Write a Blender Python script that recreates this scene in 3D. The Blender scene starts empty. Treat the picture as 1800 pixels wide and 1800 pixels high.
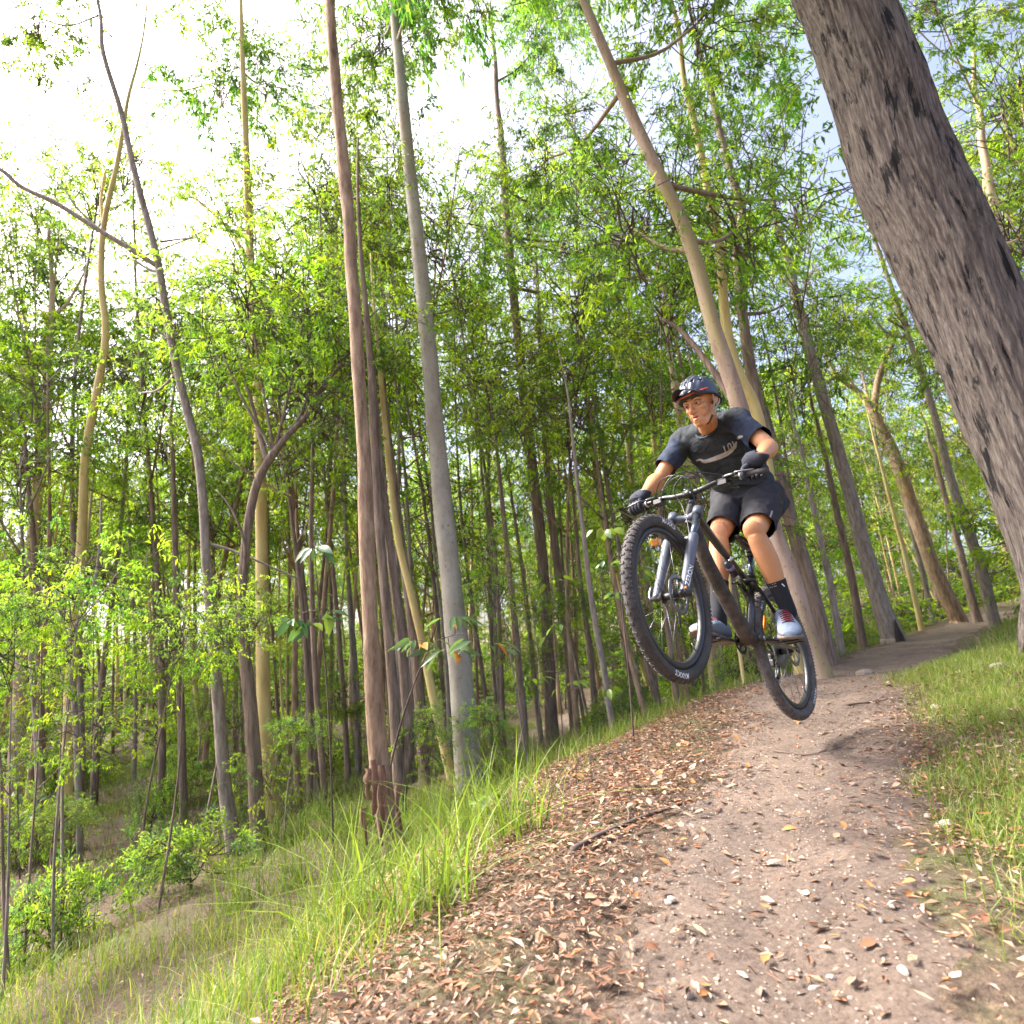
import bpy, bmesh, math, random
import numpy as np
from mathutils import Vector, Matrix
from mathutils.bvhtree import BVHTree
rng = np.random.default_rng(7)
random.seed(7)
scene = bpy.context.scene
COL = scene.collection

# ------------------------------------------------------------------ camera
F_PX, PITCH, ROLL = 1080.0, math.radians(12.0), math.radians(5.5)
_f = np.array([0, math.cos(PITCH), math.sin(PITCH)])
_r0 = np.array([1.0, 0, 0]); _u0 = np.cross(_r0, _f)
CAM_R = math.cos(ROLL) * _r0 - math.sin(ROLL) * _u0
CAM_U = math.sin(ROLL) * _r0 + math.cos(ROLL) * _u0
CAM_F = _f
cam_d = bpy.data.cameras.new('camera'); cam = bpy.data.objects.new('camera', cam_d); COL.objects.link(cam)
cam_d.sensor_width = 36; cam_d.lens = 36 * F_PX / 1800; cam_d.clip_start = 0.05; cam_d.clip_end = 800
cam.matrix_world = Matrix([[CAM_R[i], CAM_U[i], -CAM_F[i], 0] for i in range(3)] + [[0, 0, 0, 1]])
scene.camera = cam
cam_d.dof.use_dof = True; cam_d.dof.focus_distance = 3.15; cam_d.dof.aperture_fstop = 3.2

# ------------------------------------------------------------------ sky and sun
SUN_EL, SUN_AZ = math.radians(50), math.radians(-70)      # azimuth from +Y (ahead), negative = off to the west side
world = bpy.data.worlds.new('World'); scene.world = world; world.use_nodes = True
wn = world.node_tree; wn.nodes.clear()
sky = wn.nodes.new('ShaderNodeTexSky'); sky.sky_type = 'NISHITA'; sky.sun_disc = False
sky.sun_elevation = SUN_EL; sky.sun_rotation = SUN_AZ
sky.air_density = 0.45; sky.dust_density = 6.0; sky.ozone_density = 0.4; sky.altitude = 50
bg = wn.nodes.new('ShaderNodeBackground'); bg.inputs['Strength'].default_value = 0.15
wo = wn.nodes.new('ShaderNodeOutputWorld')
wn.links.new(sky.outputs[0], bg.inputs[0]); wn.links.new(bg.outputs[0], wo.inputs[0])
sd = bpy.data.lights.new('sun', 'SUN'); sd.energy = 2.6; sd.angle = math.radians(18); sd.color = (1.0, 0.965, 0.90)
sun = bpy.data.objects.new('sun', sd); COL.objects.link(sun)
_sd = Vector((math.sin(SUN_AZ) * math.cos(SUN_EL), math.cos(SUN_AZ) * math.cos(SUN_EL), math.sin(SUN_EL)))
sun.rotation_euler = _sd.to_track_quat('Z', 'Y').to_euler()
vs = scene.view_settings
vs.view_transform = 'Standard'; vs.look = 'None'; vs.exposure = 2.35; vs.gamma = 1.0; vs.use_curve_mapping = False
cy = scene.cycles
cy.max_bounces = 9; cy.diffuse_bounces = 7; cy.glossy_bounces = 2; cy.transmission_bounces = 7
cy.use_denoising = True; cy.caustics_reflective = False; cy.caustics_refractive = False; cy.sample_clamp_indirect = 8

# ------------------------------------------------------------------ helpers
def ray(u, v):
    return CAM_F + CAM_R * (u - 900) / F_PX - CAM_U * (v - 900) / F_PX
def proj(P):
    d = P @ CAM_F
    return np.stack([900 + F_PX * (P @ CAM_R) / d, 900 - F_PX * (P @ CAM_U) / d], -1), d
def nrm(v):
    v = np.asarray(v, float); return v / (np.linalg.norm(v) + 1e-12)
def sstep(a, b, x):
    t = np.clip((x - a) / (b - a), 0, 1); return t * t * (3 - 2 * t)
def vnoise(P, seed=0):
    P = np.asarray(P, float); i = np.floor(P).astype(np.int64); f = P - i; f = f * f * (3 - 2 * f)
    def h(a, b, c):
        n = (a * 374761393 + b * 668265263 + c * 2147483647 + seed * 974634777) & 0xffffffff
        n = ((n ^ (n >> 13)) * 1274126177) & 0xffffffff
        n = ((n ^ (n >> 16)) * 2246822519) & 0xffffffff
        return ((n ^ (n >> 15)) & 0xffff) / 65535.0
    out = 0
    for dx in (0, 1):
        for dy in (0, 1):
            for dz in (0, 1):
                w = (f[..., 0] if dx else 1 - f[..., 0]) * (f[..., 1] if dy else 1 - f[..., 1]) * (f[..., 2] if dz else 1 - f[..., 2])
                out = out + w * h(i[..., 0] + dx, i[..., 1] + dy, i[..., 2] + dz)
    return out * 2 - 1
def fbm(P, o=3, seed=0):
    s, a = 0, 1.0
    for k in range(o):
        s = s + a * vnoise(P * 2 ** k, seed + k); a *= 0.5
    return s
def n2(x, y, sc, seed=0, o=3):
    return fbm(np.stack([np.asarray(x) * sc, np.asarray(y) * sc, np.zeros_like(np.asarray(x, float)) + 0.37], -1), o, seed)

def raw_mesh(name, V, F, smooth=True, tint=None):
    me = bpy.data.meshes.new(name)
    V = np.asarray(V, np.float32)
    if isinstance(F, np.ndarray):
        n, k = F.shape
        me.vertices.add(len(V)); me.vertices.foreach_set('co', V.ravel())
        me.loops.add(n * k); me.loops.foreach_set('vertex_index', F.astype(np.int32).ravel())
        me.polygons.add(n); me.polygons.foreach_set('loop_start', np.arange(0, n * k, k, dtype=np.int32))
        me.update(calc_edges=True); me.validate()
    else:
        me.from_pydata(V.tolist(), [], [list(f) for f in F]); me.update()
    me.polygons.foreach_set('use_smooth', np.full(len(me.polygons), bool(smooth)))
    if tint is not None:
        a = me.color_attributes.new('tint', 'FLOAT_COLOR', 'POINT')
        c = np.ones((len(V), 4), np.float32); c[:, :3] = tint; a.data.foreach_set('color', c.ravel())
    return me
def link(name, me, mat=None, parent=None, loc=None):
    o = bpy.data.objects.new(name, me); COL.objects.link(o)
    if mat is not None and me is not None:
        for m in (mat if isinstance(mat, (list, tuple)) else [mat]):
            me.materials.append(m)
    if parent is not None: o.parent = parent
    if loc is not None: o.location = loc
    return o
def part(name, VF, mat, parent=None, smooth=True, off=None, tint=None, bevel=0):
    V, F = VF; V = np.asarray(V, float)
    if off is not None: V = V - np.asarray(off)
    o = link(name, raw_mesh(name, V, F, smooth, tint), mat, parent)
    if bevel:
        m = o.modifiers.new('b', 'BEVEL'); m.width = bevel; m.segments = 2; m.limit_method = 'ANGLE'
    return o
def empty(name, loc=(0, 0, 0)):
    o = bpy.data.objects.new(name, None); COL.objects.link(o); o.location = loc; o.empty_display_size = 0.1; return o
def tag(o, label=None, cat=None, group=None, kind=None):
    if label: o['label'] = label
    if cat: o['category'] = cat
    if group: o['group'] = group
    if kind: o['kind'] = kind
    return o
def join(*parts):
    Vs, Fs, k = [], [], 0
    for V, F in parts:
        Vs.append(np.asarray(V, float)); Fs += [[i + k for i in f] for f in F]; k += len(V)
    return np.concatenate(Vs), Fs
def tube(path, rad, sides=10, caps=True, ref=None, jit=0, seed=0):
    path = np.asarray(path, float); n = len(path)
    rad = np.asarray(rad, float)
    if rad.ndim == 0: rad = np.full(n, float(rad))
    if rad.ndim == 1: rad = np.stack([rad, rad], 1)
    T = np.gradient(path, axis=0); T /= np.linalg.norm(T, axis=1)[:, None] + 1e-12
    a = np.asarray(ref, float) if ref is not None else (np.array([1.0, 0, 0]) if abs(T[0][0]) < 0.8 else np.array([0, 1.0, 0]))
    V = []; th = np.linspace(0, 2 * np.pi, sides, endpoint=False)
    for i in range(n):
        a = a - T[i] * (a @ T[i]); a = a / (np.linalg.norm(a) + 1e-12); b = np.cross(T[i], a)
        V.append(path[i] + np.outer(np.cos(th) * rad[i, 0], a) + np.outer(np.sin(th) * rad[i, 1], b))
    V = np.concatenate(V)
    if jit:
        V = V + jit * np.stack([vnoise(V * 9, seed), vnoise(V * 9, seed + 5), 0 * V[:, 0]], 1)
    F = []
    for i in range(n - 1):
        for j in range(sides):
            k = (j + 1) % sides
            F.append([i * sides + j, i * sides + k, (i + 1) * sides + k, (i + 1) * sides + j])
    if caps:
        F.append(list(range(sides))[::-1]); F.append(list(range((n - 1) * sides, n * sides)))
    return V, F
def spline(pts, n):
    pts = np.asarray(pts, float)
    if len(pts) < 3:
        t = np.linspace(0, 1, n)[:, None]; return pts[0] * (1 - t) + pts[-1] * t
    P = np.concatenate([[2 * pts[0] - pts[1]], pts, [2 * pts[-1] - pts[-2]]]); m = len(pts) - 1
    out = []
    for s in np.linspace(0, m - 1e-6, n):
        i = int(s); t = s - i; a, b, c, d = P[i], P[i + 1], P[i + 2], P[i + 3]
        out.append(0.5 * (2 * b + (c - a) * t + (2 * a - 5 * b + 4 * c - d) * t * t + (3 * b - a - 3 * c + d) * t ** 3))
    return np.array(out)
def ellipsoid(c, ax, r, nu=20, nv=12):
    ax = np.asarray(ax, float); V = []
    for i in range(nv + 1):
        p = math.pi * i / nv
        for j in range(nu):
            t = 2 * math.pi * j / nu
            q = np.array([math.sin(p) * math.cos(t) * r[0], math.sin(p) * math.sin(t) * r[1], math.cos(p) * r[2]])
            V.append(np.asarray(c) + q @ ax)
    F = [[i * nu + j, (i + 1) * nu + j, (i + 1) * nu + (j + 1) % nu, i * nu + (j + 1) % nu] for i in range(nv) for j in range(nu)]
    return np.array(V), F
def boxm(c, s, ax=np.eye(3)):
    V = np.array([[x, y, z] for x in (-.5, .5) for y in (-.5, .5) for z in (-.5, .5)]) * np.asarray(s)
    V = np.asarray(c) + V @ np.asarray(ax)
    return V, [[0, 1, 3, 2], [4, 6, 7, 5], [0, 4, 5, 1], [2, 3, 7, 6], [0, 2, 6, 4], [1, 5, 7, 3]]
def eval_mesh(o):
    dg = bpy.context.evaluated_depsgraph_get(); dg.update()
    return bpy.data.meshes.new_from_object(o.evaluated_get(dg))
def remeshed(VF, voxel, smooth_it=6, fac=0.5):
    o = link('tmp', raw_mesh('tmp', VF[0], VF[1]))
    m = o.modifiers.new('r', 'REMESH'); m.mode = 'VOXEL'; m.voxel_size = voxel; m.use_smooth_shade = True
    m = o.modifiers.new('s', 'SMOOTH'); m.factor = fac; m.iterations = smooth_it
    me = eval_mesh(o); bpy.data.objects.remove(o)
    n = len(me.vertices); V = np.empty(n * 3, np.float32); me.vertices.foreach_get('co', V); V = V.reshape(-1, 3).astype(float)
    N = np.empty(n * 3, np.float32); me.vertices.foreach_get('normal', N); N = N.reshape(-1, 3).astype(float)
    Fs = [list(p.vertices) for p in me.polygons]
    return V, Fs, N

# ------------------------------------------------------------------ materials
def new_mat(name):
    m = bpy.data.materials.new(name); m.use_nodes = True; nt = m.node_tree; nt.nodes.clear()
    out = nt.nodes.new('ShaderNodeOutputMaterial'); return m, nt, out
def ramp(nt, stops):
    r = nt.nodes.new('ShaderNodeValToRGB'); e = r.color_ramp.elements
    while len(e) < len(stops): e.new(0.5)
    for x, (p, c) in zip(e, stops): x.position = p; x.color = (*c, 1)
    return r
def coords(nt, scale=(1, 1, 1), kind='Object'):
    t = nt.nodes.new('ShaderNodeTexCoord'); mp = nt.nodes.new('ShaderNodeMapping'); mp.inputs['Scale'].default_value = scale
    nt.links.new(t.outputs[kind], mp.inputs[0]); return mp
def noise(nt, vec, sc, det=4, rough=0.6, dist=0.0):
    n = nt.nodes.new('ShaderNodeTexNoise'); n.inputs['Scale'].default_value = sc; n.inputs['Detail'].default_value = det
    n.inputs['Roughness'].default_value = rough; n.inputs['Distortion'].default_value = dist
    nt.links.new(vec.outputs[0], n.inputs['Vector']); return n
def mixc(nt, fac, a, b, mode='MIX'):
    m = nt.nodes.new('ShaderNodeMix'); m.data_type = 'RGBA'; m.blend_type = mode
    for s, v in ((0, fac), (6, a), (7, b)):
        if hasattr(v, 'type') and not isinstance(v, tuple): nt.links.new(v, m.inputs[s])
        else: m.inputs[s].default_value = v if s == 0 else (*v, 1)
    return m.outputs[2]
def bump(nt, h, strength, dist):
    b = nt.nodes.new('ShaderNodeBump'); b.inputs['Strength'].default_value = strength; b.inputs['Distance'].default_value = dist
    nt.links.new(h, b.inputs['Height']); return b
def plain(name, c1, c2=None, sc=8, rough=0.6, metal=0, bumps=0.0, bsc=40, spec=0.5, stretch=(1, 1, 1), coat=0):
    m, nt, out = new_mat(name); p = nt.nodes.new('ShaderNodeBsdfPrincipled'); mp = coords(nt, stretch)
    c2 = c2 or tuple(x * 0.75 for x in c1)
    n = noise(nt, mp, sc); r = ramp(nt, [(0.35, c2), (0.65, c1)])
    nt.links.new(n.outputs[0], r.inputs[0]); nt.links.new(r.outputs[0], p.inputs['Base Color'])
    p.inputs['Roughness'].default_value = rough; p.inputs['Metallic'].default_value = metal; p.inputs['Specular IOR Level'].default_value = spec
    p.inputs['Coat Weight'].default_value = coat
    if bumps:
        nb = noise(nt, mp, bsc, 5); b = bump(nt, nb.outputs[0], bumps, 0.01); nt.links.new(b.outputs[0], p.inputs['Normal'])
    nt.links.new(p.outputs[0], out.inputs[0]); return m
def bark(name, cols, vs=0.18, sc=9, patch=None, psc=2.2, pt=(0.55, 0.62), pvs=0.35, bstr=0.6, bdist=0.015, rough=0.9, fleck=None):
    m, nt, out = new_mat(name); p = nt.nodes.new('ShaderNodeBsdfPrincipled')
    ob = nt.nodes.new('ShaderNodeObjectInfo')
    mp = coords(nt, (1, 1, vs)); add = nt.nodes.new('ShaderNodeVectorMath'); add.operation = 'ADD'
    nt.links.new(mp.outputs[0], add.inputs[0]); nt.links.new(ob.outputs['Random'], add.inputs[1])
    n = noise(nt, add, sc, 8, 0.68); r = ramp(nt, [(0.28, cols[0]), (0.5, cols[1]), (0.72, cols[2])]); nt.links.new(n.outputs[0], r.inputs[0])
    col = r.outputs[0]
    mp2 = coords(nt, (1, 1, pvs))
    if patch:
        n2_ = noise(nt, mp2, psc, 7, 0.68, 0.3); r2 = ramp(nt, [(pt[0], (0, 0, 0)), (pt[1], (1, 1, 1))]); nt.links.new(n2_.outputs[0], r2.inputs[0])
        col = mixc(nt, r2.outputs[0], col, patch)
    if fleck:
        n3 = noise(nt, coords(nt, (1, 1, 0.6)), 38, 3, 0.6); r3 = ramp(nt, [(0.62, (0, 0, 0)), (0.7, (1, 1, 1))]); nt.links.new(n3.outputs[0], r3.inputs[0])
        col = mixc(nt, r3.outputs[0], col, fleck)
    nt.links.new(col, p.inputs['Base Color']); p.inputs['Roughness'].default_value = rough; p.inputs['Specular IOR Level'].default_value = 0.25
    nb = noise(nt, add, sc * 3, 6, 0.7); b = bump(nt, nb.outputs[0], bstr, bdist); nt.links.new(b.outputs[0], p.inputs['Normal'])
    nt.links.new(p.outputs[0], out.inputs[0]); return m
def leafmat(name, trans=0.58, rough=0.45, spec=0.35, boost=(1.25, 1.3, 0.6), var=True):
    m, nt, out = new_mat(name)
    at = nt.nodes.new('ShaderNodeAttribute'); at.attribute_name = 'tint'
    col = at.outputs['Color']
    if var:
        ob = nt.nodes.new('ShaderNodeObjectInfo'); hs = nt.nodes.new('ShaderNodeHueSaturation')
        mr = nt.nodes.new('ShaderNodeMapRange'); mr.inputs[3].default_value = 0.484; mr.inputs[4].default_value = 0.516
        mr2 = nt.nodes.new('ShaderNodeMapRange'); mr2.inputs[3].default_value = 0.8; mr2.inputs[4].default_value = 1.25
        nt.links.new(ob.outputs['Random'], mr.inputs[0]); nt.links.new(mr.outputs[0], hs.inputs['Hue'])
        sep = nt.nodes.new('ShaderNodeMath'); sep.operation = 'FRACT'; mul = nt.nodes.new('ShaderNodeMath'); mul.operation = 'MULTIPLY'; mul.inputs[1].default_value = 7.31
        nt.links.new(ob.outputs['Random'], mul.inputs[0]); nt.links.new(mul.outputs[0], sep.inputs[0]); nt.links.new(sep.outputs[0], mr2.inputs[0])
        nt.links.new(mr2.outputs[0], hs.inputs['Value']); nt.links.new(col, hs.inputs['Color']); col = hs.outputs[0]
    p = nt.nodes.new('ShaderNodeBsdfPrincipled'); nt.links.new(col, p.inputs['Base Color']); p.inputs['Roughness'].default_value = rough; p.inputs['Specular IOR Level'].default_value = spec
    t = nt.nodes.new('ShaderNodeBsdfTranslucent'); c2 = mixc(nt, 1.0, col, boost, 'MULTIPLY'); nt.links.new(c2, t.inputs['Color'])
    mx = nt.nodes.new('ShaderNodeMixShader'); mx.inputs[0].default_value = trans
    nt.links.new(p.outputs[0], mx.inputs[1]); nt.links.new(t.outputs[0], mx.inputs[2]); nt.links.new(mx.outputs[0], out.inputs[0])
    return m

M = {}
M['bark_big'] = bark('bark_big', [(.045, .036, .032), (.17, .14, .122), (.33, .285, .255)], vs=.055, sc=60, patch=(.022, .02, .021), psc=12, pt=(.53, .60), pvs=.18, bstr=1.0, bdist=.02)
M['bark_rough'] = bark('bark_rough', [(0.105, 0.069, 0.046), (0.314, 0.214, 0.143), (0.538, 0.401, 0.275)], vs=.22, sc=18, patch=(0.494, 0.262, 0.137), psc=2.5, pt=(.6, .7), bstr=.9, bdist=.02)
M['bark_brown'] = bark('bark_brown', [(.085, .06, .046), (.235, .172, .132), (.40, .315, .25)], vs=.12, sc=26, patch=(.30, .185, .12), psc=2.4, pt=(.58, .7), bstr=.9, bdist=.02)
M['bark_grey'] = bark('bark_grey', [(.12, .095, .08), (.27, .225, .19), (.42, .36, .31)], vs=.22, sc=24, bstr=.8, bdist=.012, patch=(.15, .105, .08), psc=3, pt=(.58, .68))
M['bark_pale'] = bark('bark_pale', [(.24, .21, .165), (.34, .31, .255), (.43, .40, .34)], vs=.4, sc=5, patch=(.27, .215, .155), psc=2.4, pt=(.54, .68), bstr=.25, bdist=.006, rough=.75, fleck=(.14, .105, .08))
M['bark_olive'] = bark('bark_olive', [(0.373, 0.276, 0.097), (0.568, 0.443, 0.183), (0.620, 0.567, 0.275)], vs=.3, sc=5, patch=(0.448, 0.291, 0.137), psc=2.4, pt=(.56, .66), bstr=.2, bdist=.006, rough=.75)
M['bark_pink'] = bark('bark_pink', [(0.389, 0.248, 0.166), (0.568, 0.415, 0.292), (0.620, 0.567, 0.412)], vs=.35, sc=6, patch=(0.403, 0.207, 0.115), psc=2.6, pt=(.57, .66), bstr=.3, bdist=.008, rough=.75)
M['bark_mottled'] = bark('bark_mottled', [(.20, .13, .095), (.35, .255, .20), (.46, .37, .30)], vs=.2, sc=10, patch=(.33, .27, .14), psc=2.2, pt=(.50, .56), pvs=.12, bstr=.6, bdist=.012, rough=.85, fleck=(.17, .10, .07))
M['bark_orange'] = bark('bark_orange', [(0.568, 0.291, 0.155), (0.620, 0.429, 0.246), (0.620, 0.539, 0.332)], vs=.3, sc=6, bstr=.2, bdist=.006, rough=.75, fleck=(0.419, 0.207, 0.103))
M['char'] = plain('char', (.02, .018, .017), (.05, .035, .03), 9, .95, bumps=.5)
M['twig'] = plain('twig', (.13, .09, .07), (.06, .04, .032), 14, .9)
M['leaf'] = leafmat('leaf')
M['leaf_big'] = leafmat('leaf_big', .4, .35, .5, var=True)
M['grass'] = leafmat('grass', .42, .5, .3, var=False)
M['litter'] = leafmat('litter', .12, .75, .2, (1, .9, .7), var=False)

# ------------------------------------------------------------------ terrain
PATH = np.array([(0.18, -1.5, -1.0), (0.40, 0.9, -.90), (0.60, 1.8, -.82), (0.82, 2.3, -.78), (1.3, 3.15, -.73), (1.9, 4.4, -.66), (2.75, 5.9, -.615), (3.96, 7.4, -0.67), (5.36, 9.2, -0.66), (7.64, 12.0, -0.65), (11.15, 16.0, -0.6), (15.35, 20.5, -0.49), (27, 30, -0.14), (60, 55, 1.2)])
_pl = spline(PATH, 92)
LOW = np.array([(-1.75, 8.9), (-1.25, 10.0), (-.85, 11.2), (-.45, 12.4), (0.5, 16), (1.6, 20), (4, 25), (9, 31)])
_ll = spline(np.c_[LOW, np.zeros(len(LOW))], 40)
def near_line(X, Y, L):
    X = np.asarray(X, float); Y = np.asarray(Y, float); sh = X.shape; Q = np.stack([X.ravel(), Y.ravel()], 1)
    best = np.full(len(Q), 1e9); s = np.zeros(len(Q)); z = np.zeros(len(Q))
    for i in range(len(L) - 1):
        a, b = L[i, :2], L[i + 1, :2]; d = b - a; t = np.clip(((Q - a) @ d) / (d @ d), 0, 1)
        q = a + t[:, None] * d; e = Q - q; dist = np.hypot(e[:, 0], e[:, 1]); m = dist < best
        best[m] = dist[m]; s[m] = np.where(d[0] * e[m, 1] - d[1] * e[m, 0] > 0, -dist[m], dist[m]); z[m] = (L[i, 2] * (1 - t[m]) + L[i + 1, 2] * t[m])
    return s.reshape(sh), z.reshape(sh)
def terrain(X, Y):
    X = np.asarray(X, float); Y = np.asarray(Y, float)
    s, zp = near_line(X, Y, _pl)
    ls = -s
    drop = np.interp(ls, [0, .75, 1.2, 1.8, 2.8, 4.0, 7, 10, 16, 60], [0, .015, .09, .30, .78, 1.02, 1.45, 1.65, 1.75, 1.5])
    rise = np.interp(s, [0, .6, 1.0, 1.8, 3.5, 8, 60], [0, 0, .07, .15, .2, .35, 2.2])
    z = zp - np.where(s < 0, drop, 0) + np.where(s > 0, rise, 0)
    d = np.hypot(X, Y)
    z = z + .035 * np.maximum(d - 26, 0) * (s < 0)
    off = sstep(.5, 1.6, np.abs(s))
    z = z + off * (.10 * n2(X, Y, .45, 3) + .04 * n2(X, Y, 1.7, 9)) * np.clip(d / 4, .35, 1)
    z = z + .012 * n2(X, Y, 5, 21, 3) + .018 * n2(X, Y, 1.9, 33, 2)
    # worn hollow along the tread
    z = z - .03 * np.exp(-(s / .38) ** 2)
    return z
def g1(x, y): return float(terrain(np.array([x]), np.array([y]))[0])
def ground_hit(u, v):
    d = ray(u, v); t = np.concatenate([np.linspace(.6, 14, 700), np.linspace(14, 60, 500)])
    P = d[None] * t[:, None]; h = terrain(P[:, 0], P[:, 1]); k = np.where(P[:, 2] < h)[0]
    return P[k[0]] if len(k) else P[-1]

def ground_mat():
    m, nt, out = new_mat('forest_floor'); p = nt.nodes.new('ShaderNodeBsdfPrincipled'); mp = coords(nt)
    a = noise(nt, mp, 1.3, 5, .65); b = noise(nt, mp, 38, 8, .8); c = noise(nt, mp, 110, 4, .75)
    r1 = ramp(nt, [(.34, (.030, .020, .014)), (.5, (.095, .063, .042)), (.68, (.20, .138, .09))]); nt.links.new(b.outputs[0], r1.inputs[0])
    r2 = ramp(nt, [(.3, (.05, .055, .015)), (.7, (.125, .125, .04))]); nt.links.new(b.outputs[0], r2.inputs[0])
    rm = ramp(nt, [(.50, (0, 0, 0)), (.66, (1, 1, 1))]); nt.links.new(a.outputs[0], rm.inputs[0])
    col = mixc(nt, rm.outputs[0], r1.outputs[0], r2.outputs[0]); nt.links.new(col, p.inputs['Base Color'])
    p.inputs['Roughness'].default_value = .95; bb = bump(nt, c.outputs[0], .8, .02); nt.links.new(bb.outputs[0], p.inputs['Normal'])
    nt.links.new(p.outputs[0], out.inputs[0]); return m
def path_mat():
    m, nt, out = new_mat('packed_dirt'); p = nt.nodes.new('ShaderNodeBsdfPrincipled'); mp = coords(nt)
    a = noise(nt, mp, 2.2, 5, .65); b = noise(nt, mp, 62, 9, .85); c = noise(nt, mp, 170, 4, .8)
    r1 = ramp(nt, [(.30, (.055, .038, .029)), (.44, (.155, .112, .086)), (.58, (.25, .192, .152)), (.74, (.37, .30, .245))]); nt.links.new(b.outputs[0], r1.inputs[0])
    r2 = ramp(nt, [(.35, (.62, .60, .6)), (.65, (1.08, 1.04, 1.0))]); nt.links.new(a.outputs[0], r2.inputs[0])
    col = mixc(nt, 1.0, r1.outputs[0], r2.outputs[0], 'MULTIPLY')
    v = nt.nodes.new('ShaderNodeTexVoronoi'); v.inputs['Scale'].default_value = 75; nt.links.new(mp.outputs[0], v.inputs['Vector'])
    rv = ramp(nt, [(.22, (1, 1, 1)), (.34, (0, 0, 0))]); nt.links.new(v.outputs['Distance'], rv.inputs[0])
    vm = nt.nodes.new('ShaderNodeTexVoronoi'); vm.inputs['Scale'].default_value = 75; nt.links.new(mp.outputs[0], vm.inputs['Vector'])
    sp = nt.nodes.new('ShaderNodeSeparateColor'); nt.links.new(vm.outputs['Color'], sp.inputs[0])
    rs = ramp(nt, [(.78, (0, 0, 0)), (.82, (1, 1, 1))]); nt.links.new(sp.outputs[0], rs.inputs[0])
    mk = mixc(nt, 1.0, rv.outputs[0], rs.outputs[0], 'MULTIPLY')
    col = mixc(nt, mk, col, (.37, .315, .27)); nt.links.new(col, p.inputs['Base Color'])
    p.inputs['Roughness'].default_value = .95
    hb = mixc(nt, .5, c.outputs[0], b.outputs[0]); bb = bump(nt, hb, .9, .025); nt.links.new(bb.outputs[0], p.inputs['Normal'])
    nt.links.new(p.outputs[0], out.inputs[0]); return m
M['ground'] = ground_mat(); M['path'] = path_mat()

def build_ground():
    rr = np.concatenate([[0.15], np.geomspace(.4, 190, 300)])
    th = np.radians(np.concatenate([np.linspace(-55, 55, 420), np.linspace(57, 303, 84)]))
    Rg, Tg = np.meshgrid(rr, th, indexing='ij'); X = Rg * np.sin(Tg); Y = Rg * np.cos(Tg); Z = terrain(X, Y)
    V = np.stack([X, Y, Z], -1).reshape(-1, 3); nT = len(th)
    i, j = np.meshgrid(np.arange(len(rr) - 1), np.arange(nT), indexing='ij'); k = (j + 1) % nT
    F = np.stack([i * nT + j, (i + 1) * nT + j, (i + 1) * nT + k, i * nT + k], -1).reshape(-1, 4)[:, ::-1]
    tag(part('ground', (V, F.copy()), M['ground']), 'forest floor of brown litter and moss sloping into a gully', None, None, 'structure')
def ribbon(name, line, half, n, nw, label, seed):
    d = np.gradient(line[:, :2], axis=0); d /= np.linalg.norm(d, axis=1)[:, None]; nr = np.stack([d[:, 1], -d[:, 0]], 1)
    w = np.linspace(-1, 1, nw); V = []
    for i, p in enumerate(line):
        wl = half[i] * (1 + .22 * n2(np.array([i * .16]), np.array([seed * 3.]), 1., seed)[0]); wr = half[i] * (1 + .22 * n2(np.array([i * .16]), np.array([seed * 7.]), 1., seed + 4)[0])
        o = np.where(w < 0, w * wl, w * wr); V.append(p[:2] + o[:, None] * nr[i])
    V = np.array(V); Z = terrain(V[..., 0], V[..., 1]) + .022 - .06 * np.abs(w)[None] ** 4 + .010 * n2(V[..., 0], V[..., 1], 14, seed, 2)
    P = np.concatenate([V, Z[..., None]], -1).reshape(-1, 3)
    F = np.array([[i * nw + j, i * nw + j + 1, (i + 1) * nw + j + 1, (i + 1) * nw + j] for i in range(len(line) - 1) for j in range(nw - 1)])
    return tag(part(name, (P, F), M['path']), label, None, None, 'structure')
build_ground()
_near = spline(PATH[:12], 420)
_hw = np.interp(_near[:, 1], [0, 2.3, 4.4, 5.9, 7.2, 12, 21], [.5, .5, .68, .95, .85, .72, .6])
dirt_path = ribbon('dirt_path', _near, _hw, 420, 44, 'packed pinkish brown dirt trail rising over a lip and bending away', 5)
ribbon('lower_trail', spline(np.c_[LOW, np.zeros(len(LOW))], 160), np.full(160, .75), 160, 18, 'narrow bare dirt trail running along the gully below the bank', 11)
# ------------------------------------------------------------------ foliage prototypes
GREENS = np.array([(.235, .37, .03), (.30, .44, .03), (.175, .30, .04), (.36, .46, .04), (.12, .225, .05), (.235, .335, .08)])
def leaves_mesh(C, D, Nn, L, W, tint, fold=.25):
    """C base points, D directions, Nn side vectors; every leaf a folded lens of 4 triangles' worth (6 verts)"""
    n = len(C); D = D / np.linalg.norm(D, axis=1)[:, None]; S = np.cross(D, Nn); S /= np.linalg.norm(S, axis=1)[:, None] + 1e-9; U = np.cross(S, D)
    L = L[:, None]; W = W[:, None]
    v0 = C; v1 = C + D * L * .4 + S * W * .5 + U * W * fold; v2 = C + D * L - U * L * .08; v3 = C + D * L * .4 - S * W * .5 + U * W * fold
    V = np.stack([v0, v1, v2, v3], 1).reshape(-1, 3); b = (np.arange(n) * 4)[:, None]
    F = np.concatenate([b + [0, 1, 2], b + [0, 2, 3]], 0)
    return V, F, np.repeat(tint, 4, 0)
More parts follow.
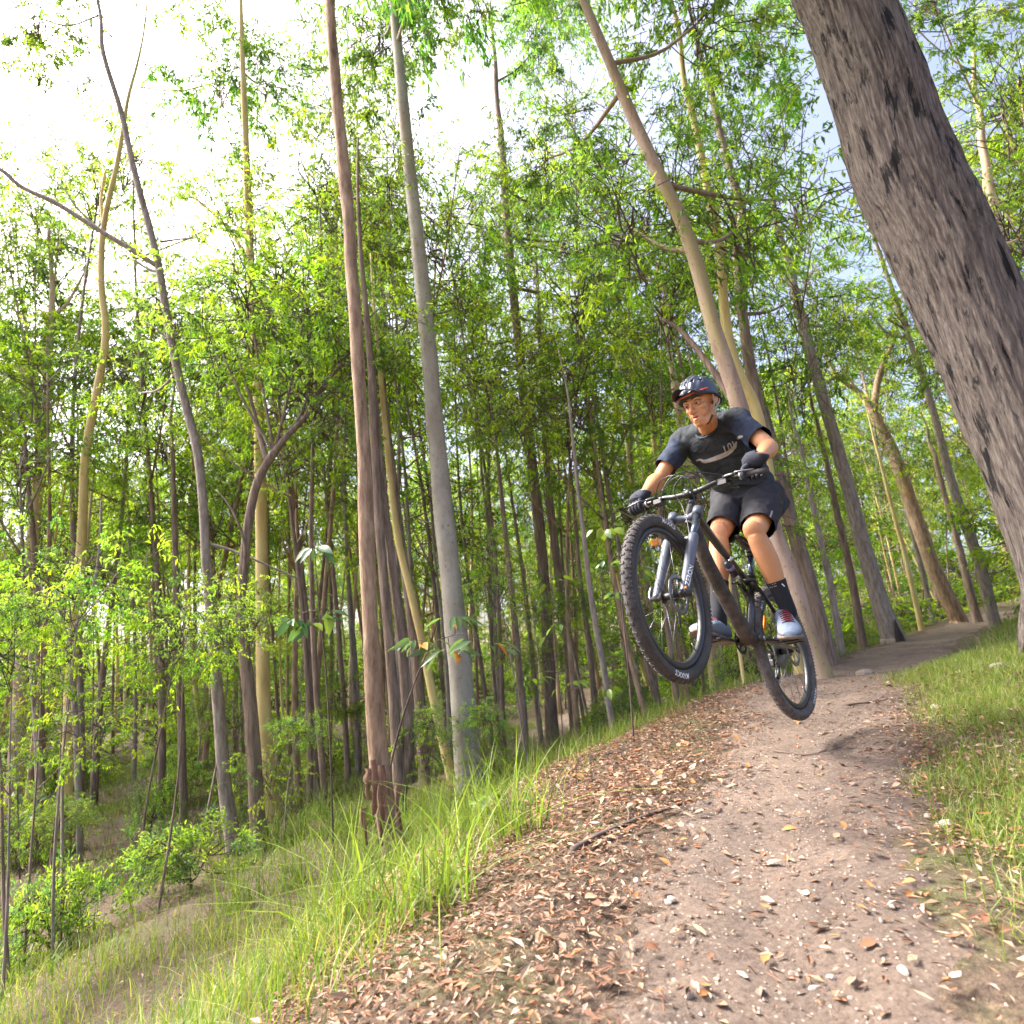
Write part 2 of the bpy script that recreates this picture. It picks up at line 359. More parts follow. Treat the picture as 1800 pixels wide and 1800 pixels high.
def crown_mesh(name, seed, nclump, per, R, leaf, droop=.5, spread=.42, dens_low=0.0, greens=GREENS, twigs=True):
    r = np.random.default_rng(seed); Cs, Ds, Ns, Ls, Ws, Ts = [], [], [], [], [], []; tw = []
    for c in range(nclump):
        while True:
            q = r.uniform(-1, 1, 3)
            k = np.linalg.norm(q)
            if .25 < k < 1 and (q[2] > -.75): break
        cc = q * R * np.array([1, 1, 1]); sz = spread * r.uniform(.55, 1.25)
        n = int(per * r.uniform(.5, 1.4)); base = greens[r.integers(len(greens))] * r.uniform(.75, 1.2)
        # a clump is several twigs that fan outward and carry alternate leaves
        nt_ = max(3, n // 12); out = nrm(cc * [1, 1, .6] + r.normal(0, .3, 3))
        for t in range(nt_):
            d = nrm(out * .8 + r.normal(0, .75, 3) * [1, 1, .55]); ln = sz * r.uniform(.5, 1.3); st = cc + r.normal(0, .22, 3) * sz
            m = max(4, n // nt_); f = r.uniform(.15, 1, m)[:, None]; pts = st + d * ln * f + np.array([0, 0, -.25]) * ln * f ** 2 + r.normal(0, .03, (m, 3))
            dd = d * .5 + r.normal(0, .6, (m, 3)) + np.array([0, 0, -droop])
            Cs.append(pts); Ds.append(dd); Ns.append(r.normal(0, .6, (m, 3)) + np.array([0, 0, 1.]))
            Ls.append(leaf * r.uniform(.45, 1.45, m)); Ws.append(leaf * r.uniform(.26, .42, m)); Ts.append(np.clip(base * r.uniform(.75, 1.3, (m, 1)) + r.normal(0, .006, (m, 3)), .01, 1))
            if twigs: tw.append((cc * .9 if t % 3 == 0 else st - d * ln * .3, st + d * ln * .9 + np.array([0, 0, -.2]) * ln, .0045 * R.max(), .0018))
        if twigs:
            mid = cc * .45 + r.normal(0, .12, 3) * R; st_ = np.array([0, 0, r.uniform(-.7, .2) * R[2]]) + r.normal(0, .05, 3)
            if c % 2: tw.append((st_, mid, .015, .011))
            tw.append((mid, cc, .010, .005))
    V, F, T = leaves_mesh(np.concatenate(Cs), np.concatenate(Ds), np.concatenate(Ns), np.concatenate(Ls), np.concatenate(Ws), np.concatenate(Ts))
    nl = len(F); tv, tf = [], []
    k = len(V)
    for a, b, r0, r1 in tw:
        if np.linalg.norm(b - a) < .02: continue
        mid = (a + b) / 2 + r.normal(0, .06, 3) * np.linalg.norm(b - a)
        vv, ff = tube(np.array([a, mid, b]), [r0, (r0 + r1) / 2, r1], 3, False)
        tv.append(vv)
        for q in ff: tf += [[k + q[0], k + q[1], k + q[2]], [k + q[0], k + q[2], k + q[3]]]
        k += len(vv)
    if tv:
        V = np.concatenate([V] + tv); F = np.concatenate([F, np.array(tf)]); T = np.concatenate([T, np.full((len(V) - len(T), 3), .1)])
    me = raw_mesh(name, V, F, False, T); me.materials.append(M['leaf']); me.materials.append(M['twig'])
    mi = np.zeros(len(me.polygons), np.int32); mi[nl:] = 1; me.polygons.foreach_set('material_index', mi)
    return me
CR = {}
for i in range(4): CR['airy', i] = crown_mesh('airy_crown', 40 + i, 32, 44, np.array([1.5, 1.5, 1.35]), .12, droop=.85, spread=.55)
for i in range(4): CR['full', i] = crown_mesh('full_crown', 60 + i, 44, 50, np.array([1.6, 1.6, 1.3]), .115, droop=.7, spread=.52)
for i in range(2): CR['gum', i] = crown_mesh('gum_crown', 80 + i, 40, 80, np.array([1.7, 1.7, 1.5]), .15, droop=1.1, spread=.6, greens=GREENS * [.85, .95, 1.5])
for i in range(2): CR['far', i] = crown_mesh('far_crown', 90 + i, 70, 48, np.array([2.2, 2.2, 2.6]), .22, spread=.7, greens=GREENS * [1.1, 1.0, 1.3])
for i in range(3): CR['bush', i] = crown_mesh('bush_crown', 95 + i, 40, 75, np.array([.9, .9, .55]), .085, droop=.1, spread=.4, greens=GREENS * [.95, .95, 1.8])
def put_crown(key, idx, parent, off, sc, rot=0.0, tilt=0.0):
    n = {'airy': 4, 'full': 4, 'gum': 2, 'far': 2, 'bush': 3}[key]
    o = bpy.data.objects.new('crown', CR[key, idx % n]); COL.objects.link(o); o.parent = parent
    o.location = off; o.rotation_euler = (tilt, tilt * .6, rot); o.scale = sc if hasattr(sc, '__len__') else (sc, sc, sc)
    return o

# ------------------------------------------------------------------ trees that can be told apart
def at_y(u, v, Y):
    r = ray(u, v); return r * (Y / r[1])
def trunk_path(px, Y, ext, wpx, seed, lean=(0, 0)):
    r = np.random.default_rng(seed)
    P = np.array([at_y(u, v, Y) for u, v in px]); _, dep = proj(P)
    W = np.interp(np.linspace(0, 1, len(P)), np.linspace(0, 1, len(wpx)), wpx) * .86 * dep / F_PX / 2
    if ext:
        d = nrm(P[-1] - P[-2]); d = nrm(d + np.array([0, 0, .15]))
        a = P[-1]; w = W[-1]; n = 5
        e = [a + d * ext * (k + 1) / n + np.array([r.normal(0, .05), r.normal(0, .12), 0]) * (k + 1) / n * ext * .2 for k in range(n)]
        P = np.concatenate([P, e]); W = np.concatenate([W, w * np.linspace(.9, .3, n)])
    return P, W
BASES = []
def tree(name, label, px, wpx, mat, Y=None, ext=5.0, crowns=(), branches=(), group=None, sides=12, seed=1, rough=.010, flare=1.12, up_branch=0, cat='tree'):
    """px bottom to top in photo pixels; the base is put on the ground, the stem rises at that distance"""
    if Y is None: Y = ground_hit(*px[0])[1]
    P, W = trunk_path(px, Y, ext, wpx, seed)
    zb = g1(P[0, 0], P[0, 1])
    base = np.array([P[0, 0], P[0, 1], zb]); BASES.append(base)
    if P[0, 2] > zb + .05:
        P = np.concatenate([[base + (P[0] - base) * .0], P]); W = np.concatenate([[W[0]], W])
    else:
        keep = P[:, 2] > zb + .1; P = np.concatenate([[base], P[keep]]); W = np.concatenate([[W[0]], W[keep]])
    P = np.concatenate([[base + [0, 0, -.25]], P]); W = np.concatenate([[W[0] * flare * 1.1], [W[0] * flare], W[1:]])
    L = np.linalg.norm(np.diff(P, axis=0), axis=1).sum(); n = int(np.clip(L / .14, 14, 90)) if sides < 60 else 260
    S = spline(P, n); t0 = np.linspace(0, 1, len(P)); Wn = np.interp(np.linspace(0, 1, n), t0, W)
    root = empty(name, base); tag(root, label, cat, group)
    V, F = tube(S - base, Wn, sides, True)
    if rough: V = V + rough * np.stack([vnoise(V * [5, 5, 2.2], seed), vnoise(V * [5, 5, 2.2], seed + 3), 0 * V[:, 0]], 1) * np.clip(np.interp(np.repeat(np.arange(n), sides), np.arange(n), Wn) / .1, .3, 2)[:, None]
    if sides > 60:
        rr_ = np.linalg.norm(V[:, :2] - np.repeat((S - base)[:, :2], sides, 0), axis=1); th_ = np.tile(np.arange(sides), n) / sides * 2 * np.pi
        q_ = np.stack([np.cos(th_) * 9, np.sin(th_) * 9, V[:, 2] * 1.4], 1); rid = 1 - np.abs(fbm(q_, 4, 5)) * 1.6
        C_ = np.repeat(S - base, sides, 0); V = V + (V - C_) / np.maximum(np.linalg.norm(V - C_, axis=1), .01)[:, None] * (.016 * rid + .010 * vnoise(q_ * [3, 3, 1.5], 8))[:, None]
    part('trunk', (V, F), mat, root)
    for b in branches:
        bp = [at_y(u, v, Y + dy) for u, v, dy in b['p']]; ns = max(8, 4 * len(bp)); Sb = spline(bp, ns); _, dp = proj(Sb)
        wb = np.interp(np.linspace(0, 1, ns), np.linspace(0, 1, len(b['w'])), b['w']) * dp / F_PX / 2
        part('branch', tube(Sb - base, wb, 7, True, jit=.006, seed=seed), b.get('m', mat), root)
    r = np.random.default_rng(seed + 99)
    for k in range(up_branch):          # limbs above the frame that carry the crown
        i = int(n * r.uniform(.72, .97)); a = S[i]; an = r.uniform(0, 6.28); d = np.array([math.cos(an), math.sin(an), r.uniform(.3, .9)]); ln = r.uniform(1.0, 2.4)
        e = a + d * ln; m = (a + e) / 2 + np.array([0, 0, -.12 * ln]); part('branch', tube(spline([a, m, e], 8) - base, np.linspace(Wn[i] * .5, .012, 8), 6, True), mat, root)
        put_crown('gum', k + seed, root, e - base, r.uniform(.55, .85), r.uniform(0, 6), r.normal(0, .2))
    for (key, u, v, dy, sc) in crowns:
        c = at_y(u, v, Y + dy)
        put_crown(key, seed + int(u), root, c - base, sc, r.uniform(0, 6), r.normal(0, .15))
        # a limb from the stem to this part of the crown
        i = int(np.argmin(np.abs(S[:, 2] - (c[2] - .8 * sc)))); a = S[i]; m = (a + c) / 2 + np.array([0, 0, -.1])
        if np.linalg.norm(c - a) > .25: part('branch', tube(spline([a, m, c], 8) - base, np.linspace(max(Wn[i] * .45, .02), .012, 8), 6, True), mat, root)
    return root

tree('big_tree', 'massive leaning grey trunk with charred black patches beside the dirt trail', [(1915, 1175), (1897, 1040), (1862, 920), (1817, 805), (1776, 705), (1730, 600), (1681, 490), (1634, 390), (1591, 300)], [180, 178, 176, 176], M['bark_big'], Y=4.75, ext=7, sides=200, rough=.008, seed=3, up_branch=4, flare=1.12)
tree('eucalyptus_tree', 'smooth orange pink trunk leaning just behind the massive grey trunk', [(1880, 900), (1815, 660), (1780, 580), (1740, 480), (1700, 380), (1665, 300)], [50, 44, 38], M['bark_orange'], Y=9.0, ext=6, seed=5, up_branch=3, crowns=[('airy', 1790, 420, 1, .8)])
tree('eucalyptus_tree', 'tall pinkish pale trunk rising directly behind the cyclist, mottled olive near its base', [(1447, 1196), (1420, 1120), (1392, 1020), (1357, 930), (1330, 830), (1302, 725), (1276, 640), (1250, 560), (1226, 470), (1196, 385), (1163, 318)], [44, 41, 38, 36, 34, 32, 30, 28, 27], M['bark_mottled'], ext=5, seed=7, sides=20, up_branch=3,
     branches=[dict(p=[(1300, 720, 0), (1245, 640, .1), (1200, 585, .2), (1165, 560, .2)], w=[16, 12, 9, 5], m=M['bark_brown'])], crowns=[('airy', 1110, 400, .5, .9), ('airy', 1300, 400, .8, .9), ('full', 1180, 330, 1, .8), ('airy', 1400, 350, 1.5, .9)])
tree('eucalyptus_tree', 'slim olive curving stem passing close behind the cyclist shoulder', [(1400, 1150), (1372, 980), (1345, 800), (1325, 712), (1300, 662), (1281, 600), (1271, 520), (1265, 430), (1248, 350), (1238, 300)], [24, 24, 22, 18, 16], M['bark_olive'], Y=7.6, ext=4, seed=9, up_branch=2, crowns=[('full', 1210, 470, .6, .6)])
tree('ironbark_tree', 'dark reddish brown trunk standing next to the mottled tree behind the rear wheel', [(1458, 1165), (1442, 1100), (1420, 1010), (1395, 930), (1372, 850), (1340, 740), (1318, 640), (1302, 520), (1296, 430), (1304, 370), (1290, 320)], [34, 30, 26, 22, 18, 16], M['bark_brown'], Y=8.6, ext=4, seed=11, up_branch=2, crowns=[('airy', 1400, 520, .7, .8)])
tree('gum_tree', 'pale grey green smooth trunk with dark flecks standing on the grassy bank', [(828, 1388), (817, 1280), (806, 1150), (791, 1000), (775, 850), (761, 700), (748, 560), (735, 430), (720, 300)], [56, 50, 44, 40, 34, 30, 26], M['bark_pale'], ext=7, seed=13, sides=24, rough=.008, up_branch=4)
tree('rough_bark_tree', 'straight rough grey brown trunk with peeling bark hanging at its foot', [(697, 1530), (680, 1420), (664, 1300), (655, 1150), (647, 1000), (641, 850), (633, 700), (625, 560), (615, 420), (605, 300)], [50, 42, 36, 32, 29, 27, 26, 25], M['bark_rough'], Y=5.0, ext=6, seed=15, sides=24, rough=.02, up_branch=3)
tree('ironbark_tree', 'brown double stemmed tree just behind the rough grey brown trunk', [(705, 1440), (696, 1300), (688, 1180), (678, 1060), (668, 940), (660, 840), (655, 740)], [26, 21, 19, 16], M['bark_brown'], ext=4, seed=17, branches=[dict(p=[(703, 1400, .0), (718, 1310, .05), (712, 1200, .1), (703, 1100, .1), (690, 1000, .1), (677, 900, .1), (664, 760, .1), (655, 640, .1)], w=[24, 20, 18, 16, 12, 9])], crowns=[('airy', 640, 560, .5, .7)])
tree('gum_tree', 'cream yellow slender stem split by a dark scar on the bank', [(795, 1378), (778, 1300), (760, 1220), (742, 1130), (722, 1040), (702, 960), (690, 880), (680, 780)], [20, 17, 15, 12], M['bark_olive'], ext=3, seed=19, crowns=[('airy', 700, 620, .6, .7)])
tree('ironbark_tree', 'tall straight brown trunk between the pale gum and the front wheel', [(972, 1310), (966, 1200), (960, 1080), (950, 950), (936, 820), (920, 680), (905, 540), (892, 400), (885, 300)], [28, 24, 22, 20, 17, 15], M['bark_brown'], ext=5, seed=21, up_branch=2, sides=14, crowns=[('airy', 870, 400, .4, .8), ('full', 950, 360, 1.5, .9), ('airy', 1030, 420, 1.5, .9), ('full', 940, 560, 1.0, .6), ('full', 830, 600, 1, .6), ('airy', 1060, 520, 2, .9)])
tree('ironbark_tree', 'thin dark trunk with a burnt side next to the tall straight brown trunk', [(1012, 1300), (1004, 1200), (994, 1100), (982, 1010), (970, 910), (960, 800), (955, 700)], [20, 18, 15, 12], M['bark_brown'], ext=3.5, seed=23, crowns=[('airy', 960, 600, .6, .75)])
tree('eucalyptus_tree', 'wavy grey brown trunk with a long bare limb reaching across the white sky', [(412, 1500), (395, 1380), (385, 1250), (372, 1100), (361, 960), (356, 880), (346, 790), (321, 690), (301, 600), (281, 480), (263, 400), (236, 300)], [29, 25, 21, 18, 17, 16, 15, 14, 12], M['bark_grey'], ext=5, seed=25, sides=16, up_branch=2,
     branches=[dict(p=[(279, 470, 0), (230, 438, -.1), (175, 405, -.15), (100, 358, -.2), (40, 330, -.25), (8, 303, -.3), (-40, 270, -.3)], w=[9, 9, 8.5, 8, 7, 6]), dict(p=[(180, 408, -.15), (135, 365, -.1), (110, 330, 0), (70, 300, 0)], w=[4, 3, 2]),
               dict(p=[(280, 478, 0), (255, 470, .1), (232, 450, .1), (205, 400, .2)], w=[6, 4, 2]), dict(p=[(285, 495, 0), (240, 497, .1), (205, 498, .1), (150, 490, .1)], w=[3, 2, 1.5]), dict(p=[(282, 425, 0), (320, 420, .1), (352, 418, .1)], w=[4, 3, 1.5]),
               dict(p=[(362, 955, 0), (400, 965, .1), (450, 985, .1), (530, 1020, .2)], w=[6, 5, 4, 3]), dict(p=[(300, 600, 0), (270, 575, 0), (245, 560, .1)], w=[4, 3, 2])], crowns=[('airy', 250, 690, 1.5, .55)])
tree('ironbark_tree', 'reddish brown trunk forking wide beside the pale green straight trunk', [(458, 1497), (450, 1400), (441, 1250), (426, 1110), (428, 1000), (440, 900), (456, 840), (482, 795)], [32, 29, 25, 18, 17, 16], M['bark_brown'], ext=0, seed=27, sides=16,
     branches=[dict(p=[(478, 800, 0), (505, 765, .1), (535, 735, .2), (560, 690, .3), (600, 640, .4)], w=[15, 12, 9, 6, 4]), dict(p=[(470, 815, 0), (455, 760, .1), (440, 700, .2), (415, 620, .3), (390, 560, .3)], w=[11, 8, 6, 4, 2]), dict(p=[(425, 1040, 0), (430, 960, -.1), (410, 900, -.2), (380, 860, -.2)], w=[6, 5, 4, 2])],
     crowns=[('full', 545, 690, .3, .75), ('full', 440, 540, .4, .8), ('airy', 390, 620, .2, .6), ('full', 540, 530, .5, .8), ('airy', 610, 620, .5, .6)])
tree('gum_tree', 'pale green straight smooth trunk half hidden behind the forking brown trunk', [(478, 1445), (466, 1300), (461, 1100), (459, 900), (455, 750), (449, 600), (441, 480), (434, 300)], [32, 27, 24, 20, 17, 14], M['bark_olive'], Y=9.4, ext=6, seed=29, sides=18, rough=.006, up_branch=3, branches=[dict(p=[(441, 480, 0), (420, 430, 0), (385, 385, .1), (340, 345, .1)], w=[9, 7, 5, 3], m=M['bark_olive'])])
tree('gum_tree', 'slender pale olive stem bending gently in the open gully', [(112, 1497), (118, 1300), (128, 1150), (138, 1020), (146, 900), (150, 800), (170, 690), (186, 590), (178, 500), (182, 400), (203, 300)], [25, 22, 19, 17, 16, 15, 13, 11, 9], M['bark_olive'], ext=4, seed=31, sides=14, rough=.008, up_branch=1, branches=[dict(p=[(182, 400, 0), (178, 350, .1), (185, 300, .1)], w=[7, 5, 4]), dict(p=[(186, 620, 0), (210, 640, .1), (235, 650, .2)], w=[4, 3, 2])], crowns=[('airy', 150, 800, .8, .6)])
tree('dead_sapling', 'crooked lichen white dead sapling leaning on the slender olive stem', [(141, 1490), (136, 1350), (130, 1230), (122, 1130), (142, 1085), (165, 1030), (176, 960), (178, 880)], [13, 11, 9, 7, 4], M['bark_grey'], Y=9.0, ext=0, seed=33, branches=[dict(p=[(122, 1135, 0), (100, 1060, 0), (70, 1030, .1), (30, 1000, .1)], w=[5, 4, 3, 2]), dict(p=[(172, 990, 0), (200, 1010, .1), (228, 1035, .1)], w=[4, 3, 2])])
tree('gum_tree', 'pinkish white gum forking low at the edge of the gully', [(28, 1345), (38, 1150), (52, 1000), (66, 860), (74, 770)], [28, 24, 20, 17], M['bark_pink'], Y=14, ext=0, seed=35, branches=[dict(p=[(74, 775, 0), (60, 700, 0), (35, 640, .1), (12, 585, .2), (-10, 540, .2)], w=[15, 12, 9, 7]), dict(p=[(74, 775, 0), (84, 660, 0), (90, 560, 0), (92, 500, .1), (85, 400, .1)], w=[14, 12, 9, 5]), dict(p=[(90, 560, 0), (120, 530, .1), (150, 475, .1)], w=[7, 5, 3]), dict(p=[(80, 720, 0), (110, 690, .1), (135, 650, .2)], w=[6, 4, 2])], crowns=[('airy', 40, 520, .5, 1.0), ('airy', 95, 420, .5, .8), ('airy', 20, 390, .5, 1.0), ('airy', 110, 320, .8, .9), ('airy', -10, 310, .5, 1.0), ('gum', 60, 600, .6, .8)])
tree('ironbark_tree', 'thin brown trunk between the pinkish gum and the slender olive stem', [(66, 1470), (72, 1300), (68, 1150), (64, 1020), (58, 940), (50, 860)], [17, 14, 12, 9], M['bark_brown'], Y=11, ext=2, seed=37, crowns=[('full', 40, 800, .6, .8)])
tree('ironbark_tree', 'thin straight brown trunk in the gully left of the wavy grey brown trunk', [(323, 1410), (318, 1250), (312, 1100), (308, 960), (305, 860)], [16, 14, 12, 9], M['bark_brown'], Y=10.5, ext=2.5, seed=39, crowns=[('full', 290, 780, .8, .8)])
tree('eucalyptus_tree', 'grey brown trunk with a burnt hollow at its foot beside the far trail', [(1567, 1115), (1545, 1050), (1512, 940), (1484, 830), (1457, 735), (1430, 640), (1410, 560)], [44, 32, 27, 24, 21, 18], M['bark_grey'], Y=12.2, ext=4, seed=41, sides=16, up_branch=2, crowns=[('airy', 1420, 640, 1, .8), ('full', 1480, 560, 1, .8)])
tree('ironbark_tree', 'brown trunk forking above the bend of the far trail', [(1684, 1088), (1642, 1000), (1603, 890), (1572, 800), (1545, 745), (1532, 720)], [32, 28, 24, 20, 17], M['bark_rough'], Y=17, ext=0, seed=43, sides=14, branches=[dict(p=[(1534, 725, 0), (1510, 690, .1), (1470, 660, .2), (1440, 600, .3)], w=[12, 9, 6, 4]), dict(p=[(1536, 728, 0), (1545, 660, .1), (1570, 600, .2), (1585, 520, .3)], w=[13, 10, 7, 4]), dict(p=[(1560, 780, 0), (1530, 775, .1), (1500, 750, .2)], w=[6, 4, 2])], crowns=[('full', 1450, 600, .3, .9), ('full', 1580, 540, .3, 1.0), ('airy', 1510, 640, .5, .9)])
tree('gum_tree', 'thin cream stem standing in grass by the far trail', [(1617, 1092), (1603, 1030), (1590, 970), (1570, 900), (1552, 830)], [11, 9, 8, 6], M['bark_olive'], Y=15.5, ext=2, seed=45, crowns=[('airy', 1540, 780, 1, .9)])
tree('eucalyptus_tree', 'slim grey vine like stem crossing in front of the far trees near the massive trunk', [(1745, 1080), (1725, 1000), (1700, 930), (1668, 830), (1640, 720), (1600, 600), (1565, 500), (1530, 400), (1505, 330)], [22, 19, 15, 10, 8, 6], M['bark_grey'], Y=13, ext=1, seed=47, branches=[dict(p=[(1600, 595, 0), (1560, 585, .1), (1525, 545, .2)], w=[7, 5, 3]), dict(p=[(1560, 560, 0), (1600, 585, .1)], w=[5, 3])])
tree('gum_tree', 'pale cream trunk high at the far side of the massive grey trunk', [(1830, 760), (1800, 540), (1775, 470), (1752, 400), (1738, 330), (1733, 290)], [26, 22, 20, 16], M['bark_pink'], Y=11, ext=3, seed=49, up_branch=2, crowns=[('airy', 1780, 330, .5, .9)])
_thin = [([(556, 1385), (547, 1250), (541, 1120), (522, 930), (500, 820)], [15, 12, 9], 10, 'dark'), ([(745, 1335), (736, 1210), (722, 1080), (705, 950), (690, 820)], [26, 20, 13], 8.6, 'dark'),
         ([(923, 1295), (915, 1200), (905, 1100), (893, 980), (880, 860)], [16, 13, 9], 9.6, 'dark'), ([(1078, 1290), (1062, 1180), (1042, 1070), (1028, 960), (1015, 850)], [14, 12, 8], 8.0, 'grey'),
         ([(1045, 1240), (1036, 1130), (1020, 1020), (1010, 900)], [13, 10, 7], 11, 'dark'), ([(884, 1290), (872, 1150), (866, 1000), (850, 860)], [10, 8, 6], 12, 'grey'), ([(950, 1290), (935, 1150), (918, 1000), (900, 880)], [11, 9, 6], 12, 'dark'),
         ([(1112, 1225), (1098, 1120), (1080, 1020), (1064, 900)], [12, 10, 7], 12, 'dark'), ([(610, 1330), (602, 1200), (590, 1050), (575, 900)], [13, 10, 8], 12, 'dark'), ([(286, 1395), (281, 1250), (272, 1100), (266, 950)], [10, 8, 6], 13, 'dark'),
         ([(234, 1400), (238, 1250), (236, 1100), (228, 960)], [9, 7, 6], 15, 'grey'), ([(1476, 1130), (1462, 1040), (1442, 950), (1420, 850)], [16, 13, 10], 11, 'grey'), ([(1512, 1110), (1498, 1020), (1476, 920), (1450, 800)], [18, 14, 10], 13, 'dark'),
         ([(1716, 1082), (1700, 1020), (1680, 940), (1655, 850)], [18, 14, 10], 16, 'dark'), ([(1640, 1088), (1622, 1010), (1600, 920), (1580, 840)], [12, 10, 8], 19, 'grey'), ([(1312, 1216), (1305, 1180), (1296, 1120), (1285, 1040)], [9, 8, 6], 7.5, 'pale'), ([(1190, 1210), (1180, 1120), (1172, 1020), (1160, 900), (1150, 780)], [22, 18, 14, 10], 13, 'pale'),
         ([(1262, 1205), (1250, 1100), (1236, 980), (1215, 860), (1190, 700)], [34, 30, 24, 18], 12, 'pink'), ([(1150, 1215), (1143, 1100), (1130, 980), (1112, 850)], [20, 16, 12], 14, 'pink')]
_tl = {'dark': 'thin dark brown trunk among the crowded stems of the bank and gully', 'grey': 'thin grey trunk among the crowded stems of the bank and gully', 'pale': 'thin pale cream trunk seen close to the bicycle', 'pink': 'pinkish pale trunk behind the bicycle front wheel'}
_tm = {'dark': 'bark_brown', 'grey': 'bark_grey', 'pale': 'bark_olive', 'pink': 'bark_pink'}
for k, (px, w, Y, tone) in enumerate(_thin):
    x, y = px[-1]
    tree('slender_tree', _tl[tone], px, w, M[_tm[tone]], Y=Y, ext=2.0, group=tone + ' slender trees', sides=8, seed=100 + k, crowns=[('airy' if k % 2 else 'full', x - 20, y - 190, .5, .5 + .04 * Y)])

# ------------------------------------------------------------------ understorey and background trees
def loose_tree(name, label, group, x, y, h, rad, mat, keys, seed, lean=.05, limbs=3, sides=7):
    r = np.random.default_rng(seed); zb = g1(x, y); base = np.array([x, y, zb]); root = empty(name, base); tag(root, label, 'tree', group)
    lx, ly = r.normal(0, lean, 2); n = 12; t = np.linspace(0, 1, n); wob = r.uniform(0, 6, 2)
    S = np.stack([lx * h * t + .05 * np.sin(t * 5 + wob[0]) * h * .3, ly * h * t + .05 * np.sin(t * 4 + wob[1]) * h * .3, -.2 + (h + .2) * t], 1); S[:, :2] -= S[0, :2]
    parts = [tube(S, rad * (1.25 - 1.0 * t), sides, True)]; tips = []
    for k in range(limbs):
        i = r.integers(5, 10); a = S[i]; an = r.uniform(0, 6.28); ln = h * r.uniform(.12, .28); e = a + np.array([math.cos(an), math.sin(an), r.uniform(.4, 1.2)]) * ln
        parts.append(tube(spline([a, (a + e) / 2 + np.array([0, 0, -.08]) * ln, e], 6), np.linspace(rad * .45, rad * .12, 6), 5, True)); tips.append(e)
    part('trunk', join(*parts), mat, root)
    for k, (key, f, sc) in enumerate(keys):
        p = S[-1] if k == 0 else tips[(k - 1) % len(tips)] if tips else S[-2]
        put_crown(key, seed + k, root, p + np.array([0, 0, -.2]), sc, r.uniform(0, 6), r.normal(0, .15))
    return root
GAPS = [(350, 420, 130, 95), (235, 570, 100, 120), (130, 470, 60, 60), (1500, 380, 70, 70), (1390, 480, 60, 60), (760, 460, 60, 60), (1760, 420, 60, 80)]
r_ = np.random.default_rng(11); cnt = 0
barks = ['bark_brown', 'bark_grey', 'bark_rough', 'bark_pink', 'bark_olive']
def clear_of_path(x, y):
    s, _ = near_line(np.array([x]), np.array([y]), _pl); return abs(s[0]) > 1.7
for v0, nrow in ((230, 6), (310, 17), (390, 17), (470, 15), (560, 12), (660, 11), (760, 11), (860, 11), (940, 9)):
    for k in range(nrow):
        u = -150 + 2100 * (k + r_.uniform(.1, .9)) / nrow; v = v0 + r_.normal(0, 28); Y = r_.uniform(9.5, 22) if v0 > 600 else r_.uniform(9, 17)
        if v0 < 300 and u < 470: continue
        if any(((u - a) / c) ** 2 + ((v - b) / d) ** 2 < 1 for a, b, c, d in GAPS): continue
        P = at_y(u, v, Y); 
        if not clear_of_path(P[0], Y): continue
        if abs(u - 1215) < 40 and Y < 9: continue
        zb = g1(P[0], Y); h = P[2] - zb
        if h < 1.5: continue
        tone = ['bright green', 'deep green', 'yellow green'][cnt % 3]
        sc = r_.uniform(.75, 1.15) * (.75 + Y / 40)
        bk_ = r_.integers(3); ck = 'full' if r_.random() < (.2 if v < 500 else .4) else 'airy'; desc = ('tall' if h > 5 else 'short') + ' understorey tree with ' + ['brown', 'smooth grey', 'rough tan'][bk_] + ' stem and ' + ('dense' if ck == 'full' else 'open airy') + ' leafy crown'
        loose_tree('understorey_tree', desc + ' among the trunks', desc, P[0] + r_.normal(0, .3), Y, h, r_.uniform(.03, .06), M[barks[bk_]], [(ck, 1, sc), ('airy', 1, sc * .6)], 300 + cnt); cnt += 1
for k in range(225):                       # the crowded stems farther back
    an = math.radians(-50 + 100 * (k + r_.uniform(0, 1)) / 225); d = r_.uniform(15, 40); x, y = d * math.sin(an), d * math.cos(an)
    if not clear_of_path(x, y): continue
    h = r_.uniform(6, 13); bk_ = r_.integers(5); rd_ = r_.uniform(.022, .075); desc = ('thick' if rd_ > .05 else 'thin') + ' ' + ['brown', 'grey', 'rough tan', 'pinkish pale', 'olive'][bk_] + ' trunk'
    loose_tree('background_tree', desc + ' in the crowded stand behind the bank' + (', below the dirt trail' if x < y * .45 else ', beside the far trail'), desc + ('s below' if x < y * .45 else 's beside') + ' the trail', x, y, h, rd_, M[barks[bk_]], [('far', 1, r_.uniform(.5, .8)), ('airy', 1, r_.uniform(.8, 1.1))] if k % 2 else [('full', 1, r_.uniform(.8, 1.2))], 600 + k, lean=.06)
for k in range(48):
    an = math.radians(-54 + 108 * (k + r_.uniform(0, 1)) / 48); d = r_.uniform(38, 62); x, y = d * math.sin(an), d * math.cos(an)
    h = r_.uniform(4, 12); bk_ = r_.integers(5); desc = 'distant ' + ('tall' if h > 8 else 'low') + ' leafy tree with ' + ['brown', 'grey', 'tan', 'pinkish', 'olive'][bk_] + ' trunk'
    loose_tree('distant_tree', desc + ' at the back of the forest', desc, x, y, h, r_.uniform(.1, .2), M[barks[bk_]], [('far', 1, r_.uniform(1.0, 1.5)), ('far', 1, r_.uniform(.9, 1.3))], 900 + k, lean=.04, limbs=2, sides=6)
